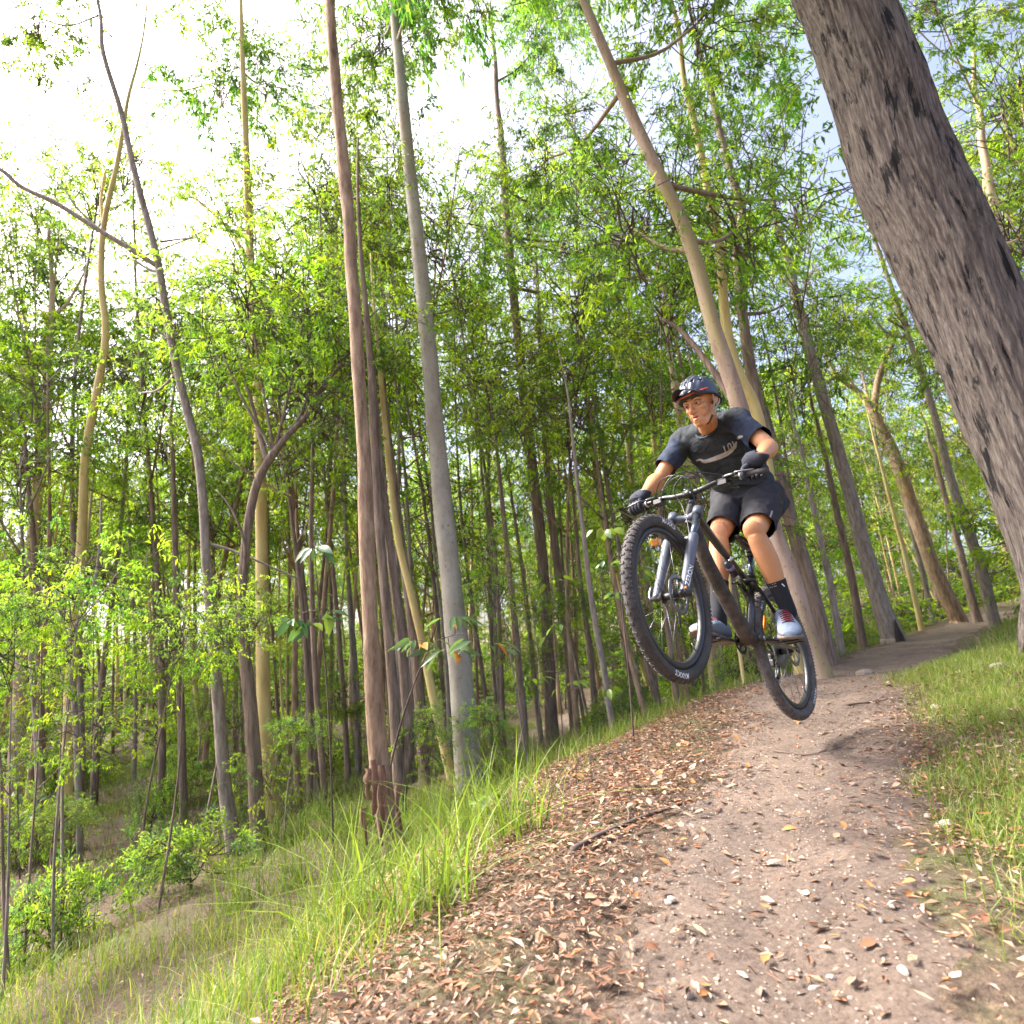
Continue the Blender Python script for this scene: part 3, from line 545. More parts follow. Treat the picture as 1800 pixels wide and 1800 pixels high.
for k in range(84):                        # low bushes of the gully
    an = math.radians(r_.uniform(-48, 34)); d = 6.2 + 28 * r_.random() ** 1.4; x, y = d * math.sin(an), d * math.cos(an)
    if not clear_of_path(x, y): continue
    s2, _ = near_line(np.array([x]), np.array([y]), _ll)
    if abs(s2[0]) < 1.2 or (x > -2.6 and y < 8): continue
    b = empty('bush', (x, y, g1(x, y))); tag(b, 'low green bush growing on the gully floor ' + ('near the foot of the bank' if d < 14 else 'far beyond the lower trail'), 'bush', 'low bushes ' + ('near the bank' if d < 14 else 'beyond the lower trail'))
    put_crown('bush', k, b, (0, 0, .3), np.array((r_.uniform(.3, .9), r_.uniform(.3, .9), r_.uniform(.4, 1.3))) * (.45 + d / 26), r_.uniform(0, 6)); b.children[0].name = 'foliage'

for k in range(95):                        # taller shrubs that close the view between the far stems
    an = math.radians(-50 + 100 * (k + r_.uniform(0, 1)) / 95); d = r_.uniform(18, 58); x, y = d * math.sin(an), d * math.cos(an)
    if not clear_of_path(x, y): continue
    hh = r_.uniform(1.2, 2.6) * (.7 + d / 60); b = empty('shrub', (x, y, g1(x, y))); big = hh > 2
    tag(b, ('tall' if big else 'low') + ' bright green shrub between the thin stems of the far stand' + (', below the dirt trail' if x < y * .45 else ', beside the far trail'), 'shrub', ('tall' if big else 'low') + ' far shrubs' + (' below' if x < y * .45 else ' beside'))
    put_crown('full' if k % 3 else 'airy', k, b, (0, 0, hh * .45), (hh * .9, hh * .9, hh * .55), r_.uniform(0, 6)); b.children[0].name = 'foliage'

for k in range(44):                        # thin saplings of the gully and the lower bank
    an = math.radians(r_.uniform(-44, 12)); d = r_.uniform(5.8, 17); x, y = d * math.sin(an), d * math.cos(an); s1, _ = near_line(np.array([x]), np.array([y]), _pl); s2, _ = near_line(np.array([x]), np.array([y]), _ll)
    if s1[0] > -3 or abs(s2[0]) < .9: continue
    h = r_.uniform(.9, 3.4); bk_ = r_.integers(2); desc = ('knee high' if h < 1.5 else 'shoulder high' if h < 2.4 else 'tall thin') + ' sapling with ' + ['brown', 'grey'][bk_] + ' stem in the gully'
    loose_tree('gully_sapling', desc + ' scrub below the grassy bank', desc, x, y, h, r_.uniform(.009, .018), M[barks[bk_]], [('bush' if h < 1.5 else 'airy', 1, r_.uniform(.25, .45)), ('airy', 1, r_.uniform(.2, .35))], 1500 + k, lean=.1, limbs=2, sides=5)

for k, (u, v, Y, ck, sc) in enumerate([(545, 370, 9, 'airy', .85), (655, 350, 10, 'full', .85), (520, 470, 9.5, 'airy', .9), (672, 440, 10.5, 'full', .85), (800, 360, 11, 'airy', 1.0), (690, 530, 11, 'airy', .9), (800, 500, 12, 'full', .9), (590, 320, 12, 'airy', 1.0), (730, 300, 13, 'airy', 1.0)]):
    P = at_y(u, v, Y); loose_tree('canopy_tree', 'slim tree lifting a bright ' + ('dense' if ck == 'full' else 'open') + ' crown high around the rough trunk and the pale gum', 'bright ' + ck + ' canopy trees around the pale gum', P[0], Y, P[2] - g1(P[0], Y), .04, M[barks[k % 2]], [(ck, 1, sc), ('airy', 1, sc * .6)], 1700 + k, lean=.02)
# ------------------------------------------------------------------ ground cover
def blades(XY, H, W, seed, cols, lean=.5, seg=3):
    r = np.random.default_rng(seed); n = len(XY); Z = terrain(XY[:, 0], XY[:, 1]); B = np.c_[XY, Z - .01]
    an = r.uniform(0, 6.28, n); ld = np.stack([np.cos(an), np.sin(an), 0 * an], 1); le = (np.abs(r.normal(0, lean, n)) + .1)[:, None]
    sd = np.stack([-np.sin(an), np.cos(an), 0 * an], 1) * np.cos(r.uniform(0, 6, n))[:, None] + ld * .3; sd /= np.linalg.norm(sd, axis=1)[:, None]
    H = H[:, None]; W = W[:, None]; rows = []
    for k in range(seg):
        t = k / seg; c = B + np.array([0, 0, 1]) * H * (t - .35 * le * t * t) + ld * H * le * t ** 1.7; w = W * (1 - t * .75)
        rows += [c - sd * w * .5, c + sd * w * .5]
    rows.append(B + np.array([0, 0, 1]) * H * (1 - .35 * le) + ld * H * le)
    V = np.stack(rows, 1); m = V.shape[1]; V = V.reshape(-1, 3); b = (np.arange(n) * m)[:, None]; F = []
    for k in range(seg - 1):
        F += [b + [2 * k, 2 * k + 1, 2 * k + 3], b + [2 * k, 2 * k + 3, 2 * k + 2]]
    F.append(b + [2 * seg - 2, 2 * seg - 1, 2 * seg])
    base = cols[r.integers(len(cols), size=n)] * r.uniform(.7, 1.25, (n, 1)); T = np.repeat(base, m, 0)
    return V, np.concatenate(F), T
def scatter(n, x0, x1, y0, y1, prob, seed):
    r = np.random.default_rng(seed); X = r.uniform(x0, x1, n); Y = r.uniform(y0, y1, n); k = r.random(n) < prob(X, Y); return np.c_[X, Y][k]
GR = np.array([(.17, .245, .035), (.22, .29, .05), (.13, .21, .03), (.25, .28, .07), (.34, .30, .14), (.15, .24, .06)])
def dens_right(X, Y):
    s, _ = near_line(X, Y, _pl); return sstep(.36, .78, s + .2 * n2(X, Y, 1.8, 5)) * (.35 + .65 * sstep(-.3, .2, n2(X, Y, 1.3, 8))) * np.clip(3.6 / np.maximum(Y, 1), .25, 1)
def dens_bank(X, Y):
    s, _ = near_line(X, Y, _pl); s2, _ = near_line(X, Y, _ll); l = -s
    return sstep(.95, 1.5, l + .3 * n2(X, Y, 1.4, 15)) * (1 - sstep(3.0, 6.0, l)) * (.15 + .85 * sstep(-.3, .3, n2(X, Y, .9, 18))) * sstep(.6, 1.1, np.abs(s2)) * np.clip(4 / np.maximum(Y, 1), .3, 1) * np.where(Y < 2.2, .6, 1)
def dens_gully(X, Y):
    s, _ = near_line(X, Y, _pl); s2, _ = near_line(X, Y, _ll); return sstep(3.5, 6, -s) * (.2 + .8 * sstep(-.2, .3, n2(X, Y, .5, 28))) * sstep(.6, 1.1, np.abs(s2))
def dens_far(X, Y):
    s, _ = near_line(X, Y, _pl); return sstep(.8, 1.5, np.abs(s)) * sstep(-.3, .2, n2(X, Y, .6, 48)) * (1 - sstep(6, 9, np.abs(s)))
gp = []
for n, bx, dn, h, w, le, sd in ((170000, (.6, 4.4, .6, 6.0), dens_right, (.05, .13), (.003, .0055), .7, 1), (100000, (-4.5, 2.2, .6, 9), dens_bank, (.05, .30), (.0035, .007), .6, 2), (80000, (-13, 2, 4.5, 20), dens_gully, (.08, .22), (.010, .020), .6, 3), (120000, (2.0, 15, 6, 19), dens_far, (.08, .20), (.009, .016), .6, 4)):
    XY = scatter(n, *bx, dn, 70 + sd); r = np.random.default_rng(sd + 400); gp.append(blades(XY, r.uniform(*h, len(XY)), r.uniform(*w, len(XY)), sd, GR if sd != 3 else GR * [.75, .75, .9], le))
# arching tussocks of long grass on the bank
tus = [(560, 1440), (600, 1475), (520, 1480), (640, 1450), (480, 1495), (760, 1440), (880, 1360), (1000, 1330), (300, 1490), (820, 1470), (930, 1340), (700, 1480), (575, 1400), (600, 1640), (420, 1600), (520, 1560), (760, 1600), (900, 1480), (1100, 1240), (1180, 1225)]
for k, (u, v) in enumerate(tus):
    c = ground_hit(u, v); r = np.random.default_rng(800 + k); n = 90; XY = c[:2] + r.normal(0, .09, (n, 2)); gp.append(blades(XY, r.uniform(.25, .62, n), r.uniform(.006, .011, n), 820 + k, GR[:3] * [1, 1, 1.1], .85, 5))
o_ = 0; VV, FF, TT = [], [], []
for V, F, T in gp: VV.append(V); FF.append(F + o_); TT.append(T); o_ += len(V)
tag(part('grass', (np.concatenate(VV), np.concatenate(FF)), M['grass'], None, False, None, np.concatenate(TT)), 'green grass covering the bank and the verges of the trail', 'grass', None, 'stuff')

BR = np.array([(.36, .20, .125), (.27, .145, .09), (.42, .27, .18), (.47, .35, .26), (.17, .105, .075), (.40, .19, .10), (.33, .245, .185), (.24, .13, .085)])
def litter_leaf(kind, r):
    """one curled dead leaf, 12 triangles"""
    n = 5; t = np.linspace(0, 1, n); w = .5 * np.sin(np.pi * np.clip(t * .93 + .035, 0, 1)) ** (.8 if kind else 1.1) * (.34 if kind else .5); curl = r.uniform(-.5, .5); cup = r.uniform(.1, .5)
    V = []
    for k in range(n):
        z = curl * (t[k] - .5) ** 2 + .02; b = r.normal(0, .02)
        V += [(t[k] - .5, -w[k] + b, z + cup * w[k]), (t[k] - .5, b, z), (t[k] - .5, w[k] + b, z + cup * w[k])]
    F = []
    for k in range(n - 1):
        for j in (0, 1): F.append([3 * k + j, 3 * k + j + 1, 3 * k + j + 4, 3 * k + j + 3])
    return np.array(V), F
def litter_p(X, Y):
    s, _ = near_line(X, Y, _pl); e = np.abs(s)
    return np.clip((.10 + .9 * sstep(.25, .75, e + .2 * n2(X, Y, 1.6, 61)) * (1 - sstep(1.4, 3.2, e)) + .22 * (e > 1.4)) * np.where(s > .55, .45, 1.0) * np.clip(3.2 / np.maximum(Y, 1), .2, 1), 0, 1)
XY = np.concatenate([scatter(22000, -5, 7, 5, 13, litter_p, 91), scatter(30000, -8, -.5, 3.5, 11, lambda X, Y: .5 + 0 * X, 95), scatter(105000, -.9, 3.4, .8, 6, litter_p, 93)]); r = np.random.default_rng(92); n = len(XY)
Z = terrain(XY[:, 0], XY[:, 1]) + .024 + r.uniform(0, .012, n); an = r.uniform(0, 6.28, n); tl = r.normal(0, .22, (n, 2))
D = np.stack([np.cos(an), np.sin(an), tl[:, 0]], 1); Nn = np.stack([tl[:, 1], r.normal(0, .3, n), np.ones(n)], 1)
L = r.uniform(.010, .042, n) * np.where(r.random(n) < .12, 1.5, 1); Wd = L * np.where(r.random(n) < .35, .12, r.uniform(.25, .5, n))
V, F, T = leaves_mesh(np.c_[XY, Z], D, Nn, L, Wd, BR[r.integers(len(BR), size=n)] * r.uniform(.45, 1.05, (n, 1)), fold=.2)
tag(part('leaf_litter', (V, F), M['litter'], None, False, None, T), 'scatter of small dead leaves and bark chips over the trail and verge', 'leaf litter', None, 'stuff')
# bigger fallen leaves, one by one
leafprotos = []
for k, (c, nm) in enumerate([((.36, .16, .06), 'orange'), ((.36, .26, .165), 'tan'), ((.22, .105, .06), 'brown'), ((.40, .315, .23), 'pale')]):
    for q in range(3):
        V, F = litter_leaf(q % 2, np.random.default_rng(500 + k * 5 + q)); me = raw_mesh('fallen_leaf', V, F, True, np.tile(np.array(c) * random.uniform(.85, 1.15), (len(V), 1))); me.materials.append(M['litter']); leafprotos.append((me, nm))
LL = {'orange': 'curled orange brown dead leaf lying on the trail or its verge', 'tan': 'tan dead leaf lying on the trail or its verge', 'brown': 'dark brown dead leaf lying on the trail or its verge', 'pale': 'pale buff dead leaf lying on the trail or its verge'}
r = np.random.default_rng(77); spots = [(1297, 1311), (1275, 1306), (1330, 1290), (1612, 1228), (1493, 1325), (1400, 1275), (1600, 1368), (1637, 1391), (1090, 1340), (1130, 1360), (1060, 1420), (1170, 1395), (1230, 1340), (1045, 1410), (1120, 1385), (1085, 1415)]
while len(spots) < 230:
    u, v = (r.uniform(980, 1240), r.uniform(1300, 1500)) if r.random() < .45 else (r.uniform(1000, 1800), r.uniform(1240, 1790)); spots.append((u, v))
for k, (u, v) in enumerate(spots):
    p = ground_hit(u, v)
    if p[1] > 9 or p[0] < -.6: continue
    me, nm = leafprotos[0 if k < 4 else r.integers(len(leafprotos))]; o = bpy.data.objects.new('fallen_leaf', me); COL.objects.link(o)
    o.location = (p[0], p[1], g1(p[0], p[1]) + .026 + r.uniform(0, .012)); o.rotation_euler = (r.normal(0, .3), r.normal(0, .3), r.uniform(0, 6.28)); s = r.uniform(.035, .075) * min(1, .35 + p[1] / 6); o.scale = (s, s * r.uniform(.8, 1.3), s)
    tag(o, LL[nm], 'leaf', nm + ' fallen leaves')
# stones
M['stone'] = plain('stone', (.33, .265, .215), (.2, .155, .125), 16, .9, bumps=.4)
M['pale_stone'] = plain('pale_stone', (.42, .35, .29), (.30, .245, .20), 14, .85, bumps=.3)
def stone_mesh(seed):
    V, F = ellipsoid((0, 0, 0), np.eye(3), (.5, .38, .24), 9, 6); V = V * (1 + .28 * vnoise(V * 3.1 + seed * 7.7, seed)[:, None]); return raw_mesh('stone', V, F, False)
sm = [stone_mesh(k) for k in range(6)]
for k, m_ in enumerate(sm): m_.materials.append(M['pale_stone'] if k > 3 else M['stone'])
stones = [(1664, 1463, 26, 5, 'white flat stone lying in the grass beside the trail'), (1652, 1250, 22, 4, 'pale stone at the grassy edge of the trail just past the rear wheel'), (1523, 1190, 34, 1, 'flat grey brown stone set in the lip of the trail'), (1757, 1178, 24, 0, 'rounded brown stone under the massive grey trunk')]
for (u, v, w, k, lb) in stones:
    p = ground_hit(u, v); s = w * np.linalg.norm(p) / F_PX; o = bpy.data.objects.new('stone', sm[k]); COL.objects.link(o); o.location = (p[0], p[1], g1(p[0], p[1]) + .02); o.scale = (s, s, s); o.rotation_euler = (0, 0, k * 1.3); tag(o, lb, 'stone')
for k in range(60):
    u, v = r.uniform(1080, 1640), r.uniform(1195, 1780); p = ground_hit(u, v); j = int(r.integers(6))
    if p[1] > 8: continue
    s = r.uniform(.012, .034); o = bpy.data.objects.new('stone', sm[j]); COL.objects.link(o); o.location = (p[0], p[1], g1(p[0], p[1]) + .02); o.scale = (s, s, s); o.rotation_euler = (r.uniform(0, 6), 0, r.uniform(0, 6))
    tag(o, 'small pale stone embedded in the trail surface' if j > 3 else 'small brown stone embedded in the trail surface', 'stone', 'pale trail stones' if j > 3 else 'brown trail stones')
n = 17000; XY = scatter(n, -.3, 3.8, .7, 7, lambda X, Y: np.exp(-(near_line(X, Y, _pl)[0] / .6) ** 2), 123); r = np.random.default_rng(124); n = len(XY)
oct_ = np.array([(1, 0, 0), (0, 1, 0), (-1, 0, 0), (0, -1, 0), (0, 0, .7), (0, 0, -.7)]); of = np.array([(0, 1, 4), (1, 2, 4), (2, 3, 4), (3, 0, 4), (1, 0, 5), (2, 1, 5), (3, 2, 5), (0, 3, 5)])
sz = (r.uniform(.0015, .009, n) ** 1.0 * r.uniform(.5, 1, n))[:, None, None]; V = np.c_[XY, terrain(XY[:, 0], XY[:, 1]) + .024][:, None] + oct_[None] * sz * r.uniform(.6, 1.4, (n, 6, 1)); F = (np.arange(n) * 6)[:, None, None] + of[None]
T = np.repeat(np.array([(.29, .215, .165)]) * r.uniform(.5, 1.4, (n, 1)), 6, 0); tag(part('gravel', (V.reshape(-1, 3), F.reshape(-1, 3)), M['litter'], None, False, None, T), 'fine gravel strewn over the dirt trail', 'gravel', None, 'stuff')
# sticks
def stick(label, pts, w, group=None, lift=.03):
    P = []
    for u, v in pts:
        p = ground_hit(u, v); P.append([p[0], p[1], g1(p[0], p[1]) + lift])
    P = np.array(P); n = 4 * len(P); S = spline(P, n); base = S[0].copy()
    o = empty('stick', base); tag(o, label, 'stick', group); part('stem', tube(S - base, np.linspace(w, w * .45, n), 7, True, jit=.005), M['twig'], o)
    k = n // 2; d = nrm(S[-1] - S[0]); sdv = np.array([-d[1], d[0], .03]); part('side_twig', tube(spline([S[k], S[k] + (d + sdv) * .10, S[k] + (d * 1.3 + sdv * 1.8) * .12], 6) - base, np.linspace(w * .5, w * .2, 6), 5, True), M['twig'], o)
stick('long dark fallen branch lying along the edge of the trail', [(1010, 1512), (1070, 1478), (1130, 1452), (1200, 1428)], .014)
stick('thin twig lying across the middle of the trail', [(1365, 1330), (1420, 1338), (1455, 1330)], .005)
stick('pale bark strip lying on the leaf litter near the trail lip', [(1492, 1246), (1530, 1242), (1560, 1238)], .009)
stick('bent twig lying in the grass at the foot of the massive grey trunk', [(1770, 1215), (1795, 1190), (1830, 1180)], .012)
stick('fallen grey limb on the bank behind the long grass', [(490, 1455), (530, 1425), (575, 1410)], .05)
# bark hanging off the rough trunk
M['bark_strip'] = plain('bark_strip', (.27, .15, .095), (.13, .07, .05), 20, .9, bumps=.6, stretch=(1, 1, .2))
tr = [o for o in bpy.data.objects if o.name.startswith('rough_bark_tree')][0]; tb = np.array(tr.location)
for k, (u, v, l, w) in enumerate([(655, 1335, .38, .05), (668, 1345, .55, .045), (648, 1350, .22, .05), (700, 1380, .30, .03), (640, 1420, .25, .03)]):
    a = at_y(u, v, 4.86); n = 9; t = np.linspace(0, 1, n); rr = np.random.default_rng(k + 40)
    C = a + np.outer(t * l, [0, 0, -1]) + np.stack([.012 * np.sin(t * 4 + k), -.02 * np.sin(t * 3.1) - .02, 0 * t], 1); wv = 1.5 * w * (1 - .5 * t) * (1 + .3 * rr.normal(0, 1, n)); cu = .02
    V = np.concatenate([C + np.outer(wv * .5, [1, 0, 0]) + [0, cu, 0], C + [0, -.012, 0], C - np.outer(wv * .5, [1, 0, 0]) + [0, cu, 0]]); F = [[j * n + i, j * n + i + 1, (j + 1) * n + i + 1, (j + 1) * n + i] for j in (0, 1) for i in range(n - 1)]
    part('bark_strip', (V, F), M['bark_strip'], tr, True, tb)
# burnt hollow at the foot of the tree by the far trail
ht = [o for o in bpy.data.objects if o.get('label', '').startswith('grey brown trunk with a burnt hollow')][0]; hb = np.array(ht.location); rad = .25
A_ = np.linspace(-1, 1, 9); V = [(x * .17 * (1 - abs(z) ** 1.5) if i else 0, -rad * 1.0 - .10 + .12 * z - .05 * (1 - x * x), z * .62 - .03) for i, z in enumerate(np.linspace(0, 1, 9)) for x in A_]; V = [(x * .10 * (1 - z ** 1.4), -rad * (1.0 - .18 * z) - .03 * (1 - x * x), z * .46 - .03) for z in np.linspace(0, 1, 9) for x in A_]
part('burnt_hollow', (np.array(V), [[i * 9 + j, i * 9 + j + 1, (i + 1) * 9 + j + 1, (i + 1) * 9 + j] for i in range(8) for j in range(8)]), M['char'], ht)

# ------------------------------------------------------------------ saplings with leaves big enough to pick apart
def big_leaf(c, kind):
    n = 7; t = np.linspace(0, 1, n); w = .5 * np.sin(np.pi * t ** .85) * (.42 if kind == 0 else .24 if kind == 1 else .62); V = []
    for k in range(n):
        z = -.28 * t[k] ** 2; V += [(t[k], -w[k], z + .25 * w[k]), (t[k], 0, z), (t[k], w[k], z + .25 * w[k])]
    F = [[3 * k + j, 3 * k + j + 1, 3 * k + j + 4, 3 * k + j + 3] for k in range(n - 1) for j in (0, 1)]
    me = raw_mesh('leaf', np.array(V), F, True, np.tile(np.array(c), (len(V), 1))); me.materials.append(M['leaf_big']); return me
BL = {(k, j): big_leaf(c, j) for k, c in enumerate([(.10, .17, .06), (.17, .26, .03), (.055, .12, .055), (.13, .21, .09)]) for j in range(3)}
BLd = big_leaf((.45, .20, .07), 0)
def sapling(label, stem, Y, sprays, w, kind, cols, lsz, n, seed, name='sapling', dead=0, group=None):
    r = np.random.default_rng(seed); P = np.array([at_y(u, v, Y) for u, v in stem]); zb = g1(P[0, 0], P[0, 1]); base = np.array([P[0, 0], P[0, 1], zb]); P[0] = base
    o = empty(name, base); tag(o, label, 'sapling', group); S = spline(P, 5 * len(P)); part('stem', tube(S - base, np.linspace(w, w * .35, len(S)), 7, True), M['twig'], o)
    for (u, v, dy, ru, rv) in sprays:
        c = at_y(u, v, Y + dy); a = S[np.argmin(np.linalg.norm(S - c, axis=1))]; ru_ = ru * Y / F_PX
        part('twig', tube(spline([a, (a + c) / 2 + [0, 0, .03], c], 6) - base, np.linspace(w * .5, w * .2, 6), 5, True), M['twig'], o)
        for k in range(n):
            an = r.uniform(0, 6.28); d = np.array([math.cos(an), math.sin(an) * .7, r.normal(-.15, .3)]); q = c + d * r.uniform(.1, .9) * ru_ * np.array([1, 1, rv / ru])
            me = BLd if (dead and k == 0) else BL[int(r.choice(cols)), kind]; f = bpy.data.objects.new('leaf', me); COL.objects.link(f); f.parent = o; f.location = q - base
            f.rotation_euler = (r.normal(0, .6), r.uniform(.0, .9), an); s = lsz * r.uniform(.65, 1.2); f.scale = (s, s, s)
    return o
sapling('sapling with long grey green drooping leaves and one orange leaf before the pale gum', [(660, 1480), (690, 1330), (725, 1210), (760, 1135), (800, 1115)], 5.3, [(735, 1125, 0, 45, 25), (790, 1140, 0, 45, 25), (850, 1130, -.1, 45, 22), (800, 1085, .1, 40, 25)], .010, 1, [0, 3, 3, 1], .21, 12, 5, dead=1)
sapling('sapling with broad dark green leaves in front of the forking brown trunk', [(585, 1470), (580, 1300), (570, 1150), (558, 1040), (552, 950)], 5.2, [(553, 965, 0, 22, 22), (545, 1095, -.1, 30, 25), (575, 1075, 0, 25, 20), (510, 1090, 0, 22, 18)], .009, 0, [2, 2, 0, 1], .17, 6, 6)
sapling('sapling with heart shaped leaves beside the bicycle front tyre', [(1110, 1270), (1105, 1180), (1095, 1080), (1088, 980), (1080, 920)], 4.6, [(1075, 985, 0, 30, 30), (1085, 1040, .1, 25, 25), (1120, 1000, .2, 28, 30), (1062, 925, 0, 25, 25)], .007, 2, [1, 0, 2], .085, 7, 7)
sapling('sapling with small bright leaves between the brown trunks on the bank', [(990, 1330), (985, 1230), (975, 1120), (970, 1020)], 5.6, [(965, 1020, 0, 40, 40), (985, 1100, 0, 40, 30), (930, 1190, 0, 40, 25), (1005, 1200, 0, 30, 25), (1070, 1210, 0, 30, 20)], .007, 0, [1, 1, 0], .10, 7, 8)
sapling('sapling with pale bluish leaves low in the gully', [(40, 1470), (30, 1380), (24, 1290)], 8.5, [(25, 1390, 0, 60, 45), (60, 1430, 0, 60, 40), (10, 1330, 0, 50, 40), (95, 1400, 0, 50, 40)], .008, 1, [3, 3, 0], .16, 18, 9)
sapling('leafy green seedling growing at the edge of the leaf litter', [(905, 1500), (895, 1450), (885, 1405)], 3.75, [(880, 1395, 0, 45, 22), (925, 1440, 0, 60, 30), (860, 1460, 0, 55, 30), (930, 1480, 0, 60, 25), (830, 1490, 0, 40, 20), (985, 1470, 0, 30, 15), (880, 1425, .1, 50, 30)], .006, 0, [0, 1, 0, 3], .095, 12, 10, name='seedling')
# ------------------------------------------------------------------ mountain bike (bike frame: x ahead, y to the rider's left, z up, origin at the cranks)
BR_ = np.array([[-0.66126902, 0.74151689, 0.11347243], [-0.70133196, -0.66479881, 0.25724702], [0.26618935, 0.09052764, 0.95966034]])
BT_ = np.array([1.15893203, 3.26266754, -0.09980691])
STEER, CRANK = math.radians(3.113), math.radians(-3.68)
def b2w(p): return np.asarray(p, float) @ BR_.T + BT_
HAx = np.array([-math.cos(math.radians(65.5)), 0, math.sin(math.radians(65.5))]); HFw = np.array([HAx[2], 0, -HAx[0]])
FAX = np.array([.775, 0, .03]); RAX = np.array([-.44, 0, .03]); CRN = FAX + HAx * .53 - HFw * .044; HTP = CRN + HAx * .125; STM = HTP + HAx * .06 + np.array([.045, 0, 0])
def steer(V):
    q = np.asarray(V, float) - CRN; c, s = math.cos(STEER), math.sin(STEER); return CRN + q * c + np.cross(np.tile(HAx, (len(q), 1)), q) * s + np.outer(q @ HAx, HAx) * (1 - c)
def sv(VF): return steer(VF[0]), VF[1]
M['frame'] = plain('frame_black', (.02, .02, .022), (.012, .012, .013), 6, .28, spec=.5, coat=.5)
M['mud'] = plain('muddy_black', (.085, .062, .05), (.022, .019, .017), 22, .75, bumps=.35, bsc=90)
M['forkgrey'] = plain('fork_grey', (.085, .095, .125), (.065, .073, .098), 5, .42, spec=.5)
M['stanchion'] = plain('stanchion', (.10, .12, .16), (.06, .075, .10), 5, .15, metal=.7)
M['rubber'] = plain('tyre_rubber', (.075, .066, .062), (.04, .036, .035), 9, .85, bumps=.3, bsc=60)
M['dust_rubber'] = plain('dusty_rubber', (.14, .12, .11), (.075, .065, .062), 30, .9, bumps=.4, bsc=120)
M['black'] = plain('satin_black', (.018, .018, .02), (.012, .012, .014), 10, .4)
M['alloy'] = plain('alloy', (.55, .56, .58), (.4, .41, .43), 20, .3, metal=.9)
M['steel'] = plain('dark_steel', (.22, .22, .23), (.15, .15, .16), 20, .35, metal=.9)
M['amber'] = plain('amber_reflector', (.95, .36, .01), (.85, .26, .005), 60, .25, bumps=.3, bsc=90)
M['white_print'] = plain('white_print', (.8, .8, .82), (.72, .72, .75), 30, .5)
M['grey_print'] = plain('grey_print', (.40, .37, .34), (.30, .275, .255), 30, .7)
bike = empty('mountain_bike'); bike.matrix_world = Matrix([[*BR_[i], BT_[i]] for i in range(3)] + [[0, 0, 0, 1]])
tag(bike, 'black full suspension mountain bike in mid air with its front wheel raised', 'bicycle')
def seg(a, b, r0, r1=None, sides=14, n=2, **k):
    t = np.linspace(0, 1, n)[:, None]; P = np.asarray(a) * (1 - t) + np.asarray(b) * t; return tube(P, np.linspace(r0, r0 if r1 is None else r1, n), sides, **k)
Yv = np.array([0, 1., 0])
# frame
fr = part('frame', join(tube(spline([HTP - HAx * .004, CRN + HAx * .06, CRN + HAx * .010], 8), np.linspace(.0235, .031, 8), 18)), M['frame'], bike)
dt = spline([CRN + HAx * .035 + np.array([-.01, 0, 0]), np.array([.40, 0, .345]), np.array([.20, 0, .155]), np.array([.015, 0, .004])], 16)
part('down_tube', tube(dt, np.stack([np.interp(np.linspace(0, 1, 16), [0, .2, .8, 1], [.036, .034, .036, .042]), np.interp(np.linspace(0, 1, 16), [0, .2, .8, 1], [.030, .036, .038, .044])], 1), 18, ref=np.array([0, 0, 1.])), M['mud'], fr)
part('top_tube', tube(spline([HTP - HAx * .028, np.array([.26, 0, .475]), np.array([-.085, 0, .335])], 10), np.stack([np.linspace(.024, .018, 10), np.linspace(.024, .019, 10)], 1), 14), M['frame'], fr)
part('seat_tube', seg((-.012, 0, .02), (-.135, 0, .385), .021, .0205, 14), M['frame'], fr)
part('seat_clamp', seg((-.132, 0, .378), (-.139, 0, .398), .024, .024, 16), M['black'], fr)
for s in (-1, 1):
    part('chainstay', tube(spline([(-.02, s * .045, .005), (-.16, s * .058, .008), (-.30, s * .062, .02), RAX + Yv * s * .07], 10), np.stack([np.linspace(.016, .010, 10), np.linspace(.010, .008, 10)], 1), 10), M['frame'], fr)
    part('seatstay', tube(spline([(-.045, s * .03, .325), (-.14, s * .045, .285), (-.30, s * .062, .15), RAX + Yv * s * .072 + [0, 0, .012]], 12), np.linspace(.0125, .009, 12), 10), M['frame'], fr)
    part('rocker_link', tube(spline([(.02, s * .032, .315), (-.06, s * .036, .335), (-.12, s * .034, .29)], 8), np.stack([np.full(8, .016), np.full(8, .007)], 1), 10), M['frame'], fr)
    part('dropout', boxm(RAX + Yv * s * .072, (.045, .010, .04)), M['black'], fr, False, bevel=.004)
part('seatstay_bridge', seg((-.165, -.05, .262), (-.165, .05, .262), .011), M['frame'], fr)
part('bottom_bracket', seg((0, -.047, 0), (0, .047, 0), .026, .026, 18), M['black'], fr)
# rear shock
sh0, sh1 = np.array([.155, 0, .385]), np.array([.0, 0, .315])
sk = part('rear_shock', seg(sh0, sh0 * .4 + sh1 * .6, .021, .021, 16), M['black'], bike); part('shock_shaft', seg(sh0 * .45 + sh1 * .55, sh1, .011), M['alloy'], sk)
part('shock_decal', seg(sh0 * .80 + sh1 * .2, sh0 * .68 + sh1 * .32, .0216, .0216, 16), plain('shock_blue', (.12, .25, .45), (.3, .05, .2), 60, .4), sk); part('shock_valve', seg(sh0 * .9 + sh1 * .1, sh0 * .9 + sh1 * .1 + [.01, .035, .03], .009), M['alloy'], sk)
